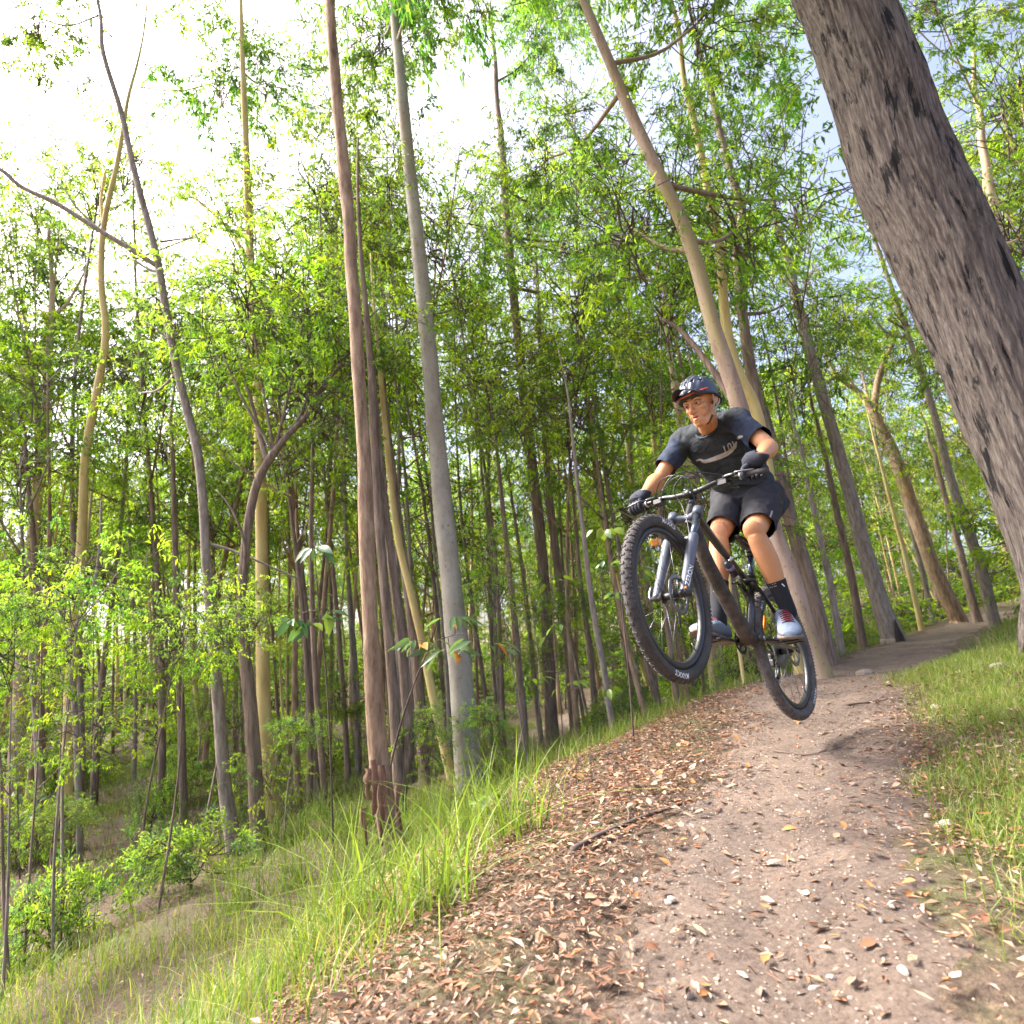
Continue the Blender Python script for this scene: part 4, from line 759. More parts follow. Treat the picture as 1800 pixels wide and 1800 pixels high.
# seat post and saddle
sp = part('seat_post', seg((-.137, 0, .39), (-.180, 0, .535), .0158, .0158, 14), M['stanchion'], bike); part('post_collar', seg((-.1755, 0, .520), (-.183, 0, .548), .021, .021, 14), M['black'], sp); part('post_head', boxm((-.183, 0, .560), (.05, .035, .022)), M['steel'], sp, False, bevel=.004)
n = 12; t = np.linspace(0, 1, n); S = np.stack([-.30 + .28 * t, 0 * t, .600 + .018 * (1 - t) ** 2 - .004 * t], 1); W = np.interp(t, [0, .15, .45, .7, 1], [.045, .072, .05, .026, .016])
sd_ = part('saddle', tube(S, np.stack([W, np.interp(t, [0, .2, 1], [.016, .022, .012])], 1), 18, ref=Yv), M['black'], bike)
for s in (-1, 1): part('saddle_rail', tube(spline([(-.26, s * .03, .59), (-.22, s * .022, .572), (-.14, s * .022, .572), (-.07, s * .012, .588)], 8), .0035, 6), M['steel'], sd_)

# wheels
def torus(R, r, nu=96, nv=16, prof=None, y=0.0):
    V = []
    for i in range(nu):
        a = 2 * math.pi * i / nu
        for j in range(nv):
            b = 2 * math.pi * j / nv
            rho, yy = (R + r * math.cos(b), r * math.sin(b)) if prof is None else prof[j]
            V.append((rho * math.cos(a), y + yy, rho * math.sin(a)))
    F = [[i * nv + j, ((i + 1) % nu) * nv + j, ((i + 1) % nu) * nv + (j + 1) % nv, i * nv + (j + 1) % nv] for i in range(nu) for j in range(nv)]
    return np.array(V), F
def text_mesh(body, bold=False, shear=0.0):
    c = bpy.data.curves.new('txt', 'FONT'); c.body = body; c.size = 1; c.shear = shear; c.resolution_u = 3; c.offset = .022 if bold else 0
    o = bpy.data.objects.new('txt', c); COL.objects.link(o); me = eval_mesh(o); bpy.data.objects.remove(o)
    V = np.array([v.co[:] for v in me.vertices]); F = [list(p.vertices) for p in me.polygons]; V[:, :2] -= V[:, :2].min(0); return V, F
MX = text_mesh('MAXXIS', True, .15)
def wheel(name, C, st, refl_deg, text_degs, rear):
    tr_ = (lambda VF: sv((VF[0] + C, VF[1]))) if st else (lambda VF: (VF[0] + C, VF[1]))
    # the tyre body is the wheel part's own mesh under an empty-like root: rim carries the rest
    w = part(name, tr_(torus(0, 0, 96, 8, [(.313, -.0145), (.313, .0145), (.300, .0165), (.287, .013), (.284, .005), (.284, -.005), (.287, -.013), (.300, -.0165)])), M['black'], bike)
    parts = [torus(.341, .0285, 110, 18)]
    for i in range(112):                                        # tread: centre blocks and side knobs
        a = 2 * math.pi * i / 112
        def ax_(b): 
            rad = np.array([math.cos(a), 0, math.sin(a)]); tan = np.array([-math.sin(a), 0, math.cos(a)]); nn = rad * math.cos(b) + Yv * math.sin(b); return rad * .341 + nn * .0288, np.array([tan, np.cross(nn, tan), nn])
        for b, sz, ph in ((.20 if i % 2 else -.20, (.011, .011, .006), 0), (.62 if i % 2 else -.62, (.009, .009, .006), 0), (1.02, (.010, .008, .0065), 0), (-1.02, (.010, .008, .0065), 0)):
            c_, A3 = ax_(b); parts.append(boxm(c_, sz, A3))
    ty = part('tyre', tr_(join(*parts)), M['rubber'] if not rear else M['dust_rubber'], w, False)
    nv = 110 * 18; me = ty.data; fl = np.zeros(len(me.polygons), bool); fl[:nv] = True; me.polygons.foreach_set('use_smooth', fl)
    for td in text_degs:
        V, F = MX; h = .023; sc_ = h / V[:, 1].max(); rho = .331 + V[:, 1] * sc_ * 1.0; an = math.radians(td) + (V[:, 0] - V[:, 0].max() * .5) * sc_ * 1.1 / .342
        yy = np.sqrt(np.maximum(.0285 ** 2 - (rho - .341) ** 2, 1e-6)) + .0009; part('tyre_lettering', tr_((np.stack([rho * np.cos(an), yy, rho * np.sin(an)], 1), F)), M['white_print'], w, False)
    part('hub', tr_(join(seg((0, -.045, 0), (0, .045, 0), .017, .017, 14), seg((0, -.032, 0), (0, -.027, 0), .029, .029, 18), seg((0, .027, 0), (0, .032, 0), .029, .029, 18))), M['black'], w)
    for k in range(28):
        a = 2 * math.pi * k / 28 + .1; s = 1 if k % 2 else -1; a0 = a + (.55 if (k // 2) % 2 else -.55)
        part('spoke', tr_(seg((.027 * math.cos(a0), s * .030, .027 * math.sin(a0)), (.286 * math.cos(a), s * .003, .286 * math.sin(a)), .00125, .00125, 4)), M['steel'], w)
    nd = 48; ring = []
    for (r0, r1) in ((.068, .09),):
        V = []; 
        for i in range(nd):
            a = 2 * math.pi * i / nd; wv = 1 + .02 * math.cos(a * 12)
            for rr, y in ((r0, .044), (r1 * wv, .044), (r1 * wv, .0462), (r0, .0462)): V.append((rr * math.cos(a), y, rr * math.sin(a)))
        ring.append((np.array(V), [[i * 4 + j, ((i + 1) % nd) * 4 + j, ((i + 1) % nd) * 4 + (j + 1) % 4, i * 4 + (j + 1) % 4] for i in range(nd) for j in range(4)]))
    for k in range(6):
        a = 2 * math.pi * k / 6; ring.append(seg((.02 * math.cos(a), .045, .02 * math.sin(a)), (.07 * math.cos(a + .5), .045, .07 * math.sin(a + .5)), .0028, .0028, 5))
    part('brake_disc', tr_(join(*ring)), M['steel'], w)
    a = math.radians(refl_deg); rad = np.array([math.cos(a), 0, math.sin(a)]); tan = np.array([-math.sin(a), 0, math.cos(a)])
    part('reflector', tr_(boxm(rad * .243, (.092, .012, .030), np.array([tan, Yv, rad]))), M['amber'], w, False, bevel=.004)
    part('valve', tr_(seg((.284 * math.cos(3.9), 0, .284 * math.sin(3.9)), (.245 * math.cos(3.9), 0, .245 * math.sin(3.9)), .003, .0025, 6)), M['alloy'], w)
    return w
wheel('front_wheel', FAX, True, 67.5, [268, 88], False)
rw = wheel('rear_wheel', RAX, False, 27.5, [219, 39], True)
# fork
fk = part('suspension_fork', sv(join(seg(CRN - HAx * .005, CRN + HAx * .012, .034, .030, 20), tube(spline([CRN + Yv * -.075 + HFw * .038 - HAx * .008, CRN + HFw * .012 + HAx * .004, CRN + Yv * .075 + HFw * .038 - HAx * .008], 12), np.stack([np.full(12, .024), np.full(12, .020)], 1), 14))), M['forkgrey'], bike)
part('steerer_opening', sv(seg(CRN - HAx * .0055, CRN - HAx * .022, .021, .019, 20)), M['alloy'], fk); part('steerer_hole', sv(seg(CRN - HAx * .0215, CRN - HAx * .0225, .015, .015, 18)), M['black'], fk)
for s in (-1, 1):
    top = CRN + HFw * .040 + Yv * s * .066
    part('crown_shoulder', sv(seg(top + HAx * .024, top - HAx * .022, .0245, .0255, 18)), M['forkgrey'], fk)
    part('stanchion', sv(seg(top - HAx * .015, top - HAx * .20, .0172, .0172, 18)), M['stanchion'], fk)
    ll = np.array([top - HAx * .165, top - HAx * .178, top - HAx * .20, top - HAx * .30, top - HAx * .47, top - HAx * .515, top - HAx * .535 + HFw * .004])
    lg = part('lower_leg', sv(tube(ll, [.0235, .0262, .0262, .0240, .0215, .0205, .016], 20)), M['forkgrey'], fk)
    part('wiper_seal', sv(seg(top - HAx * .158, top - HAx * .167, .0215, .0225, 18)), M['black'], lg)
    if s > 0: FORK_L = lg
a0, a1 = CRN + HFw * .04 - Yv * .066 - HAx * .185, CRN + HFw * .04 + Yv * .066 - HAx * .185
part('arch', sv(tube(spline([a0 - HFw * .012, a0 * .85 + a1 * .15 - HFw * .035 + HAx * .045, (a0 + a1) / 2 - HFw * .042 + HAx * .062, a0 * .15 + a1 * .85 - HFw * .035 + HAx * .045, a1 - HFw * .012], 14), np.stack([np.full(14, .012), np.full(14, .018)], 1), 10)), M['black'], fk)
ax_ = part('front_axle', sv(seg(FAX - Yv * .088, FAX + Yv * .082, .010, .010, 14)), M['black'], fk)
part('quick_release_lever', sv(tube(spline([FAX - Yv * .092, FAX - Yv * .10 + HAx * .025 + HFw * .008, FAX - Yv * .092 + HAx * .065 + HFw * .016], 8), np.stack([np.linspace(.008, .005, 8), np.linspace(.005, .003, 8)], 1), 8)), M['alloy'], ax_)
part('brake_caliper', sv(join(boxm(FAX + Yv * .052 + HAx * .075 - HFw * .055, (.03, .036, .065), np.array([HFw, Yv, HAx])), boxm(FAX + Yv * .064 + HAx * .09 - HFw * .035, (.03, .016, .09), np.array([HFw, Yv, HAx])))), M['black'], fk, False, bevel=.006)
part('axle_nut', sv(join(seg(FAX + Yv * .07, FAX + Yv * .09, .017, .013, 12), boxm(FAX + Yv * .072 + HFw * .02 - HAx * .016, (.03, .02, .022), np.array([HFw, Yv, HAx])))), M['black'], fk); part('axle_tab', sv(boxm(FAX + Yv * .079 + HAx * .022 + HFw * .004, (.02, .008, .012), np.array([HFw, Yv, HAx]))), M['amber'], fk, False)
# cockpit
part('headset_spacer', sv(seg(HTP + HAx * .001, HTP + HAx * .045, .0195, .0185, 16)), M['stanchion'], bike)
for k in range(3): part('spacer_ring', sv(seg(HTP + HAx * (.006 + .012 * k), HTP + HAx * (.0085 + .012 * k), .0200, .0200, 16)), M['black'], bike)
st_ = part('stem', sv(join(tube(np.array([HTP + HAx * .045, HTP + HAx * .085]), [.0205, .020], 16), seg(HTP + HAx * .066, STM, .019, .021, 14), seg(STM - Yv * .026, STM + Yv * .026, .0225, .0225, 18))), M['black'], bike)
for s in (-1, 1):
    for q in (-1, 1): part('stem_bolt', sv(seg(STM + Yv * s * .018 + HAx * q * .018 + HFw * .010, STM + Yv * s * .018 + HAx * q * .018 + HFw * .022, .0035, .0035, 6)), M['alloy'], st_)
hb_p = [STM + Yv * y + np.array([dx, 0, dz]) for y, dx, dz in ((-.385, -.058, .034), (-.24, -.030, .030), (-.15, -.012, .024), (-.09, 0, .006), (-.04, 0, 0), (.04, 0, 0), (.09, 0, .006), (.15, -.012, .024), (.24, -.030, .030), (.385, -.058, .034))]
hbS = spline(hb_p, 46); hb = part('handlebar', sv(tube(hbS, np.interp(np.abs(hbS[:, 1]), [0, .05, .13, .4], [.0155, .0155, .0125, .0112]), 14)), M['black'], bike)
GRIP = {}
for s in (-1, 1):
    ga, gb = STM + Yv * s * .255 + np.array([-.033, 0, .0305]), STM + Yv * s * .385 + np.array([-.058, 0, .034]); GRIP[s] = (b2w(steer([ga])[0]), b2w(steer([gb])[0]))
    part('grip', sv(seg(ga, gb, .0165, .0165, 16, 6)), M['rubber'], hb); part('grip_clamp', sv(seg(ga, ga * .93 + gb * .07, .019, .019, 16)), M['alloy'], hb)
    c0 = STM + Yv * s * .215 + np.array([-.026, 0, .030]); lv = part('brake_lever', sv(join(seg(c0 - Yv * .009, c0 + Yv * .009, .019, .019, 14), tube(spline([c0 + [.02, -s * .03, .006], c0 + [.030, s * .005, .002], c0 + [.034, s * .03, -.002]], 6), .010, 10))), M['black'], bike)
    part('lever_blade', sv(tube(spline([c0 + [.034, s * .025, -.002], c0 + [.062, s * .05, -.010], c0 + [.060, s * .10, -.016], c0 + [.050, s * .135, -.018]], 10), np.stack([np.full(10, .0058), np.full(10, .0038)], 1), 8)), M['steel'], lv)
    part('shifter' if s < 0 else 'dropper_lever', sv(join(boxm(c0 + np.array([.012, -s * .035, -.024]), (.045, .045, .026)), tube(spline([c0 + [.0, -s * .03, -.03], c0 + [-.015, s * .005, -.05], c0 + [-.012, s * .03, -.055]], 6), np.stack([np.full(6, .007), np.full(6, .003)], 1), 8))), M['black'], lv, False, bevel=.006)
def cable(pts): part('cable', sv(tube(spline(pts, 30), .0026, 6)), M['black'], bike)
L0, R0 = STM + np.array([.0, .18, .03]), STM + np.array([.0, -.18, .03])
cable([R0 + [.02, 0, 0], STM + [.085, -.11, .075], STM + [.115, 0, .055], STM + [.085, .075, -.02], STM + [.02, .085, -.12], CRN + [.03, .07, .0], CRN + HFw * .02 + Yv * .05 - HAx * .19])
cable([L0 + [.02, .02, 0], STM + [.08, .10, .055], STM + [.12, -.02, .06], STM + [.11, -.10, -.03], STM + [.055, -.095, -.12], CRN + [-.005, -.05, .035], CRN + [-.05, -.03, .03]])
cable([R0 + [.01, .02, -.02], STM + [.07, -.07, .06], STM + [.10, .03, .045], STM + [.06, .05, -.05], CRN + HAx * .04 + [-.03, .035, 0]])
cable([L0 + [.01, -.02, -.01], STM + [.06, .07, .05], STM + [.075, 0.0, .06], STM + [.07, -.05, .0], STM + [.06, -.015, -.09], FAX + HAx * .38 + Yv * .045 + HFw * .0, FAX + HAx * .14 + Yv * .055 - HFw * .045])
# drivetrain
ca = np.array([math.cos(CRANK), 0, math.sin(CRANK)]) * .17
PED = {}
for s, d in ((-1, ca), (1, -ca)):
    cr_ = part('crank_arm', join(tube(np.array([[0, s * .062, 0], d * .5 + Yv * s * .074, d + Yv * s * .082]), np.array([[.017, .011], [.013, .009], [.014, .010]]), 14), seg((0, s * .04, 0), (0, s * .074, 0), .019, .019, 16)), M['black'], bike); part('crank_bolt', seg((0, s * .074, 0), (0, s * .079, 0), .010, .010, 12), M['alloy'], cr_)
    pc = d + Yv * s * .150; PED[s] = pc
    pd = part('pedal', join(boxm(pc + [.042, 0, 0], (.014, .10, .016)), boxm(pc - [.042, 0, 0], (.014, .10, .016)), boxm(pc + [0, .046, 0], (.09, .010, .016)), boxm(pc - [0, .046, 0], (.09, .010, .016)), boxm(pc, (.026, .10, .017))), M['black'], bike, False, bevel=.002)
    part('pedal_axle', seg(d + Yv * s * .078, pc + Yv * s * .045, .0065, .0065, 10), M['steel'], pd)
    for i in (-.04, .04):
        for j in (-.035, 0, .035): part('pin', seg(pc + [i, j, .008], pc + [i, j, .012], .002, .002, 5), M['steel'], pd)
def gear(C, R, y, teeth, inner):
    n = teeth * 4; V = []
    for i in range(n):
        a = 2 * math.pi * i / n; r = R + (.0035 if i % 4 in (1, 2) else -.002)
        for rr, yy in ((inner, y - .0012), (r, y - .0012), (r, y + .0012), (inner, y + .0012)): V.append((C[0] + rr * math.cos(a), yy, C[2] + rr * math.sin(a)))
    return np.array(V), [[i * 4 + j, ((i + 1) % n) * 4 + j, ((i + 1) % n) * 4 + (j + 1) % 4, i * 4 + (j + 1) % 4] for i in range(n) for j in range(4)]
cg = part('chainring', join(gear((0, 0, 0), .065, -.050, 32, .050), *[seg((.012 * math.cos(a), -.05, .012 * math.sin(a)), (.053 * math.cos(a), -.05, .053 * math.sin(a)), .006, .006, 6) for a in np.arange(4) * math.pi / 2 + .4]), M['black'], bike)
part('cassette', join(*[gear(RAX, .022 + .0085 * k, -.048 + .0024 * k * 1.2, 12 + 4 * k, .016) for k in range(9)]), M['steel'], rw)
jw = RAX + np.array([.015, 0, -.075]); jw2 = RAX + np.array([.05, 0, -.155])
dr = part('rear_derailleur', join(boxm(RAX + np.array([-.005, -.085, -.03]), (.03, .022, .055)), boxm(jw + np.array([.0, -.07, .012]), (.045, .03, .04))), M['black'], bike, False, bevel=.006)
part('derailleur_cage', join(seg(jw + [0, -.052, 0], jw2 + [0, -.052, 0], .009, .008, 8), seg(jw + [0, -.040, 0], jw2 + [0, -.040, 0], .009, .008, 8)), M['black'], dr); part('jockey_wheel', join(gear(jw, .022, -.046, 12, .005), gear(jw2, .022, -.046, 12, .005)), M['steel'], dr)
ch = [(.0, -.05, .066), (-.2, -.05, .082), (RAX[0], -.047, RAX[2] + .062)]
part('chain', join(tube(np.array(ch), np.stack([np.full(3, .0045), np.full(3, .003)], 1), 6), tube(spline([(.0, -.05, -.066), (-.19, -.049, -.10), jw2 + [.015, -.047, -.018]], 10), np.stack([np.full(10, .0045), np.full(10, .003)], 1), 6)), M['steel'], bike)
# decals laid on real surfaces
def bvh_of(o):
    bpy.context.view_layer.update(); me = o.data; mw = o.matrix_world; V = [mw @ v.co for v in me.vertices]; return BVHTree.FromPolygons([v[:] for v in V], [list(p.vertices) for p in me.polygons])
def onto(bvh, px, off=.0016):
    d = Vector(ray(*px)).normalized(); h = bvh.ray_cast(Vector((0, 0, 0)), d)
    if h[0] is None: return None
    n = h[1] if h[1].dot(d) < 0 else -h[1]; return np.array(h[0] + n * off)
def put_decal(name, target, V2, F, mat, root=None):
    """V2 in photo pixels, dropped onto the target's surface"""
    bv = bvh_of(target); P = [onto(bv, p) for p in V2]
    if any(p is None for p in P):
        ok = [i for i, p in enumerate(P) if p is not None]; mp = {i: k for k, i in enumerate(ok)}; F = [[mp[i] for i in f] for f in F if all(i in mp for i in f)]; P = [P[i] for i in ok]
    if not F: print('decal lost', name); return
    mi = np.array(target.matrix_world.inverted()); P = np.array(P) @ mi[:3, :3].T + mi[:3, 3]; return part(name, (P, F), mat, target, False)
def put_text(name, target, body, p0, p1, h, mat, shear=0):
    V, F = text_mesh(body, True, shear); w = V[:, 0].max(); p0, p1 = np.array(p0, float), np.array(p1, float); e = (p1 - p0) / w; q = nrm(p1 - p0); up = np.array([q[1], -q[0]]) * h / V[:, 1].max()
    return put_decal(name, target, p0 + V[:, :1] * e + V[:, 1:2] * up, F, mat)
bpy.context.view_layer.update()
put_text('fork_lettering', FORK_L, 'ZERON', (1211, 1031), (1219.5, 994), 8.0, M['white_print'], .2)
# ------------------------------------------------------------------ the cyclist
J = {k: np.array(v) for k, v in dict(RSh=(1.069, 3.571, 1.085), LSh=(1.314, 3.294, 1.089), REl=(.876, 3.517, .861), LEl=(1.372, 3.094, .873), RWr=(.742, 3.331, .738), LWr=(1.232, 2.900, .771), RHip=(1.364, 3.732, .728), LHip=(1.512, 3.604, .713), RKn=(1.151, 3.447, .484), LKn=(1.307, 3.325, .459), RAn=(1.051, 3.362, .053), LAn=(1.428, 3.367, .022)).items()}
M['skin'] = plain('skin', (.56, .275, .135), (.52, .245, .118), 9, .45, spec=.4, bumps=.08, bsc=220)
for n_ in M['skin'].node_tree.nodes:
    if n_.type == 'BSDF_PRINCIPLED': n_.inputs['Subsurface Weight'].default_value = .05; n_.inputs['Subsurface Radius'].default_value = (.012, .005, .003)
M['lip'] = plain('lip', (.50, .19, .13), (.42, .15, .11), 40, .45)
M['hair'] = plain('hair', (.06, .035, .022), (.03, .018, .012), 80, .6, stretch=(1, 1, .2))
M['eye_white'] = plain('eye_white', (.55, .48, .43), None, 5, .25); M['iris'] = plain('iris', (.05, .03, .02), (.02, .012, .01), 60, .15)
M['mouth_dark'] = plain('mouth_dark', (.06, .018, .015), None, 5, .5)
M['jersey'] = plain('jersey', (.034, .040, .047), (.022, .027, .033), 30, .82, spec=.25, bumps=.08, bsc=500)
M['sleeve'] = plain('sleeve_navy', (.030, .042, .075), (.020, .028, .052), 40, .82, spec=.25, bumps=.08, bsc=500)
M['shorts'] = plain('shorts_black', (.030, .029, .036), (.020, .020, .025), 30, .75, spec=.3, bumps=.06, bsc=500)
M['sock'] = plain('sock_black', (.014, .016, .024), (.010, .011, .016), 60, .9, bumps=.2, bsc=300, stretch=(1, 1, .1))
M['glove'] = plain('glove_navy', (.020, .024, .044), (.012, .014, .024), 60, .85, bumps=.2, bsc=220)
M['helmet'] = plain('helmet_shell', (.045, .055, .085), (.035, .043, .067), 6, .35, spec=.5)
M['helmet_dark'] = plain('helmet_dark', (.014, .014, .016), None, 8, .4)
M['shoe'] = plain('shoe_blue_grey', (.19, .235, .31), (.155, .20, .27), 18, .7, bumps=.1, bsc=200)
M['sole'] = plain('gum_sole', (.22, .185, .155), (.15, .12, .10), 20, .85, bumps=.2); M['lace'] = plain('maroon_lace', (.16, .018, .03), (.10, .012, .02), 60, .8, bumps=.3, bsc=200)
M['red_frame'] = plain('orange_red_frame', (.75, .10, .03), (.6, .07, .02), 20, .3); M['lens'] = plain('dark_lens', (.02, .012, .012), None, 6, .08)
M['strap'] = plain('pale_strap', (.42, .36, .30), (.33, .28, .23), 60, .8)
ms, mh = (J['RSh'] + J['LSh']) / 2, (J['RHip'] + J['LHip']) / 2
UPt = nrm(ms - mh); LFt = nrm(J['LSh'] - J['RSh']); FWt = nrm(np.cross(LFt, UPt)); LFh = nrm(J['LHip'] - J['RHip'])
cb = np.array([CAM_R, CAM_U, -CAM_F])
Hf = nrm(np.array([-.70, -.22, .68]) @ cb); Hl = np.array([.629, .26, .732]) @ cb; Hl = nrm(Hl - Hf * (Hl @ Hf)); Hu = np.cross(Hf, Hl)
HC = ray(1230, 709) * 3.36; HS = 1.02; HAX = np.array([Hf, Hl, Hu])
def hd(f, l, u): return HC + (np.array([f, l, u]) * HS) @ HAX
def hell(f, l, u, r, nu=24, nv=16): return ellipsoid(hd(f, l, u), HAX, np.array(r) * HS, nu, nv)
def htube(pts, r, sides=12): return tube(spline([hd(*p) for p in pts], max(8, 3 * len(pts))), r if np.ndim(r) == 0 else np.interp(np.linspace(0, 1, max(8, 3 * len(pts))), np.linspace(0, 1, len(r)), r), sides)
def limb(a, b, fr, n=16, shift=None, sh_amt=None):
    t = np.linspace(0, 1, n); r = np.interp(t, [f[0] for f in fr], [f[1] for f in fr]); P = a + np.outer(t, b - a)
    if shift is not None: P = P + np.outer(np.interp(t, *sh_amt), shift)
    return tube(P, r, 18)
pcs = []
BEND = {}
for s in 'RL':
    H, K, A = J[s + 'Hip'], J[s + 'Kn'], J[s + 'An']; nb = nrm(nrm(H - K) + nrm(A - K)); BEND[s] = nb
    pcs.append(limb(H, K, [(0, .080), (.35, .076), (.75, .068), (.92, .056), (1, .046)]))
    pcs.append(limb(K, A, [(0, .044), (.07, .052), (.14, .055), (.30, .060), (.48, .054), (.66, .043), (.75, .034), (.92, .027), (1, .026)], shift=nb, sh_amt=([0, .12, .32, .6, 1], [-.004, .006, .016, .008, 0])))
    sidev = nrm(np.cross(nb, A - K)); lat = sidev
    pcs.append(ellipsoid(K - nb * .006 + nrm(K - A) * .004, np.array([lat, -nb, nrm(K - A)]), (.056, .050, .068), 28, 20))
    pcs.append(ellipsoid(K + nrm(H - K) * .085 + lat * .022 - nb * .024, np.array([lat, -nb, nrm(K - H)]), (.030, .030, .055))); pcs.append(ellipsoid(K + nrm(H - K) * .085 - lat * .022 - nb * .024, np.array([lat, -nb, nrm(K - H)]), (.030, .030, .055)))
    for q in (-1, 1): pcs.append(ellipsoid(K + nrm(A - K) * .135 + nb * .030 + lat * q * .020, np.array([lat, nb, nrm(A - K)]), (.030, .034, .085)))
    for q in (-1, 1): pcs.append(ellipsoid(A + lat * q * .026, np.eye(3), (.006, .006, .006)))
    S, E, W = J[s + 'Sh'], J[s + 'El'], J[s + 'Wr']; ne = nrm(nrm(S - E) + nrm(W - E)); l2 = nrm(np.cross(ne, W - E))
    pcs.append(limb(S, E, [(0, .046), (.4, .047), (.8, .043), (1, .038)])); pcs.append(ellipsoid(S * .55 + E * .45 + ne * .018, np.array([l2, ne, nrm(E - S)]), (.034, .032, .085)))
    pcs.append(limb(E, W, [(0, .041), (.18, .051), (.35, .049), (.6, .040), (.85, .030), (1, .028)])); pcs.append(ellipsoid(E - ne * .012, np.array([l2, ne, nrm(W - E)]), (.028, .028, .034)))
    pcs.append(ellipsoid(E * .76 + W * .24 + l2 * .020, np.array([l2, ne, nrm(W - E)]), (.028, .030, .075)))
    g = (GRIP[1 if s == 'L' else -1][0] + GRIP[1 if s == 'L' else -1][1]) / 2; pcs.append(limb(W, W * .6 + g * .4, [(0, .026), (1, .016)]))
t = np.linspace(0, 1, 12); back = -FWt * .035
TP = mh + np.outer(t, ms - mh) + np.outer(np.sin(np.pi * t), back); pcs.append(tube(TP, np.stack([np.interp(t, [0, .3, .7, 1], [.13, .12, .13, .12]), np.interp(t, [0, .3, .7, 1], [.095, .08, .08, .05])], 1), 24, ref=LFt))
pcs.append(tube(spline([J['RSh'], ms + UPt * .02, J['LSh']], 9), .040, 16)); pcs.append(tube(spline([J['RHip'], mh, J['LHip']], 7), .095, 16))
NB = ms + UPt * .025 - FWt * .005
pcs.append(tube(spline([NB - UPt * .04, NB + (hd(-.03, 0, -.07) - NB) * .5 + FWt * .004, hd(-.022, 0, -.06), hd(-.015, 0, -.02)], 12), np.interp(np.linspace(0, 1, 12), [0, .3, .7, 1], [.055, .057, .055, .05]), 20))
pcs.append(tube(spline([NB + UPt * -.03 + LFt * .10, NB + UPt * .02 + LFt * .03], 6), [.022, .026, .030, .036, .042, .046], 14)); pcs.append(tube(spline([NB + UPt * -.03 - LFt * .10, NB + UPt * .02 - LFt * .03], 6), [.022, .026, .030, .036, .042, .046], 14))
# head: skull, face, jaw, chin, cheekbones, brow, nose, ears
pcs += [hell(-.012, 0, .038, (.096, .076, .092)), hell(.030, 0, -.020, (.062, .056, .080)), hell(.030, 0, -.066, (.056, .044, .044)), hell(.072, 0, -.104, (.020, .022, .018)), hell(.055, 0, -.092, (.036, .036, .026))]
for s in (-1, 1):
    pcs += [hell(.054, s * .039, -.024, (.026, .020, .020)), htube([(-.005, s * .059, -.030), (.006, s * .052, -.072), (.038, s * .035, -.100), (.070, s * .012, -.114)], [.012, .015, .015, .013]), htube([(.086, s * .012, .021), (.082, s * .034, .024), (.062, s * .054, .016)], [.010, .011, .008]), hell(.104, s * .0125, -.041, (.011, .008, .008)), hell(.056, s * .030, -.050, (.022, .018, .030))]
    pcs += [hell(-.012, s * .079, -.008, (.020, .007, .031)), htube([(-.022, s * .084, -.030), (-.030, s * .090, .004), (-.020, s * .090, .022), (-.004, s * .082, .018)], .0055, 8)]
pcs += [htube([(.090, 0, .016), (.098, 0, .000), (.111, 0, -.024), (.120, 0, -.038)], [.009, .0085, .010, .0115]), hell(.112, 0, -.042, (.011, .010, .0075)), htube([(.094, 0, -.044), (.097, 0, -.058)], .011), hell(.078, 0, -.070, (.024, .027, .026)), htube([(.084, -.020, -.090), (.089, 0, -.088), (.084, .020, -.090)], .010), hell(.074, 0, .050, (.022, .050, .034))]
root = empty('person', BT_); tag(root, 'cyclist in dark jersey, black shorts and helmet crouching over the airborne bike', 'person')
V, F, N = remeshed(join(*pcs), .0042, 9, .5)
# slight hollow for the eye sockets and the mouth line
q = (V - HC) @ HAX.T / HS
for s in (-1, 1):
    d2 = ((q[:, 1] - s * .031) / .017) ** 2 + ((q[:, 2] - .001) / .012) ** 2; w = np.exp(-d2) * (q[:, 0] > .05); V = V - np.outer(w * .010, Hf)
d2 = (q[:, 1] / .020) ** 2 + ((q[:, 2] + .070) / .0045) ** 2; V = V - np.outer(np.exp(-d2) * (q[:, 0] > .06) * .010, Hf)
body = part('body', (V, F), M['skin'], root, True, BT_)
for s in (-1, 1):
    e = part('eye', hell(.0755, s * .031, .000, (.0115, .0115, .0075), 16, 10), M['eye_white'], root, True, BT_); part('iris', hell(.0836, s * .031 - .0015, -.0005, (.0045, .0066, .0066), 12, 8), M['iris'], e, True, BT_)
    part('eyelid', htube([(.080, s * .016, .004), (.0895, s * .030, .0072), (.078, s * .046, .003)], .0042, 8), M['skin'], e, True, BT_); part('eyelid', htube([(.080, s * .018, -.006), (.087, s * .030, -.010), (.077, s * .044, -.006)], .0026, 8), M['skin'], e, True, BT_)
    part('lashes', htube([(.083, s * .018, .0025), (.0925, s * .030, .0058), (.081, s * .046, .002)], .0014, 6), M['hair'], e, True, BT_)
    part('eyebrow', htube([(.0945, s * .013, .024), (.0925, s * .030, .031), (.073, s * .052, .026)], [.003, .0042, .002], 8), M['hair'], root, True, BT_)
lp = part('lips', join(htube([(.083, -.0235, -.0685), (.0985, -.009, -.0615), (.0985, 0, -.0632), (.0985, .009, -.0615), (.083, .0235, -.0685)], [.002, .0045, .0042, .0045, .002], 10), htube([(.083, -.0225, -.0715), (.096, -.008, -.0805), (.097, 0, -.0815), (.096, .008, -.0805), (.083, .0225, -.0715)], [.002, .0052, .0058, .0052, .002], 10)), M['lip'], root, True, BT_)
part('mouth_opening', hell(.0895, 0, -.0712, (.0062, .018, .0058), 16, 8), M['mouth_dark'], root, True, BT_)
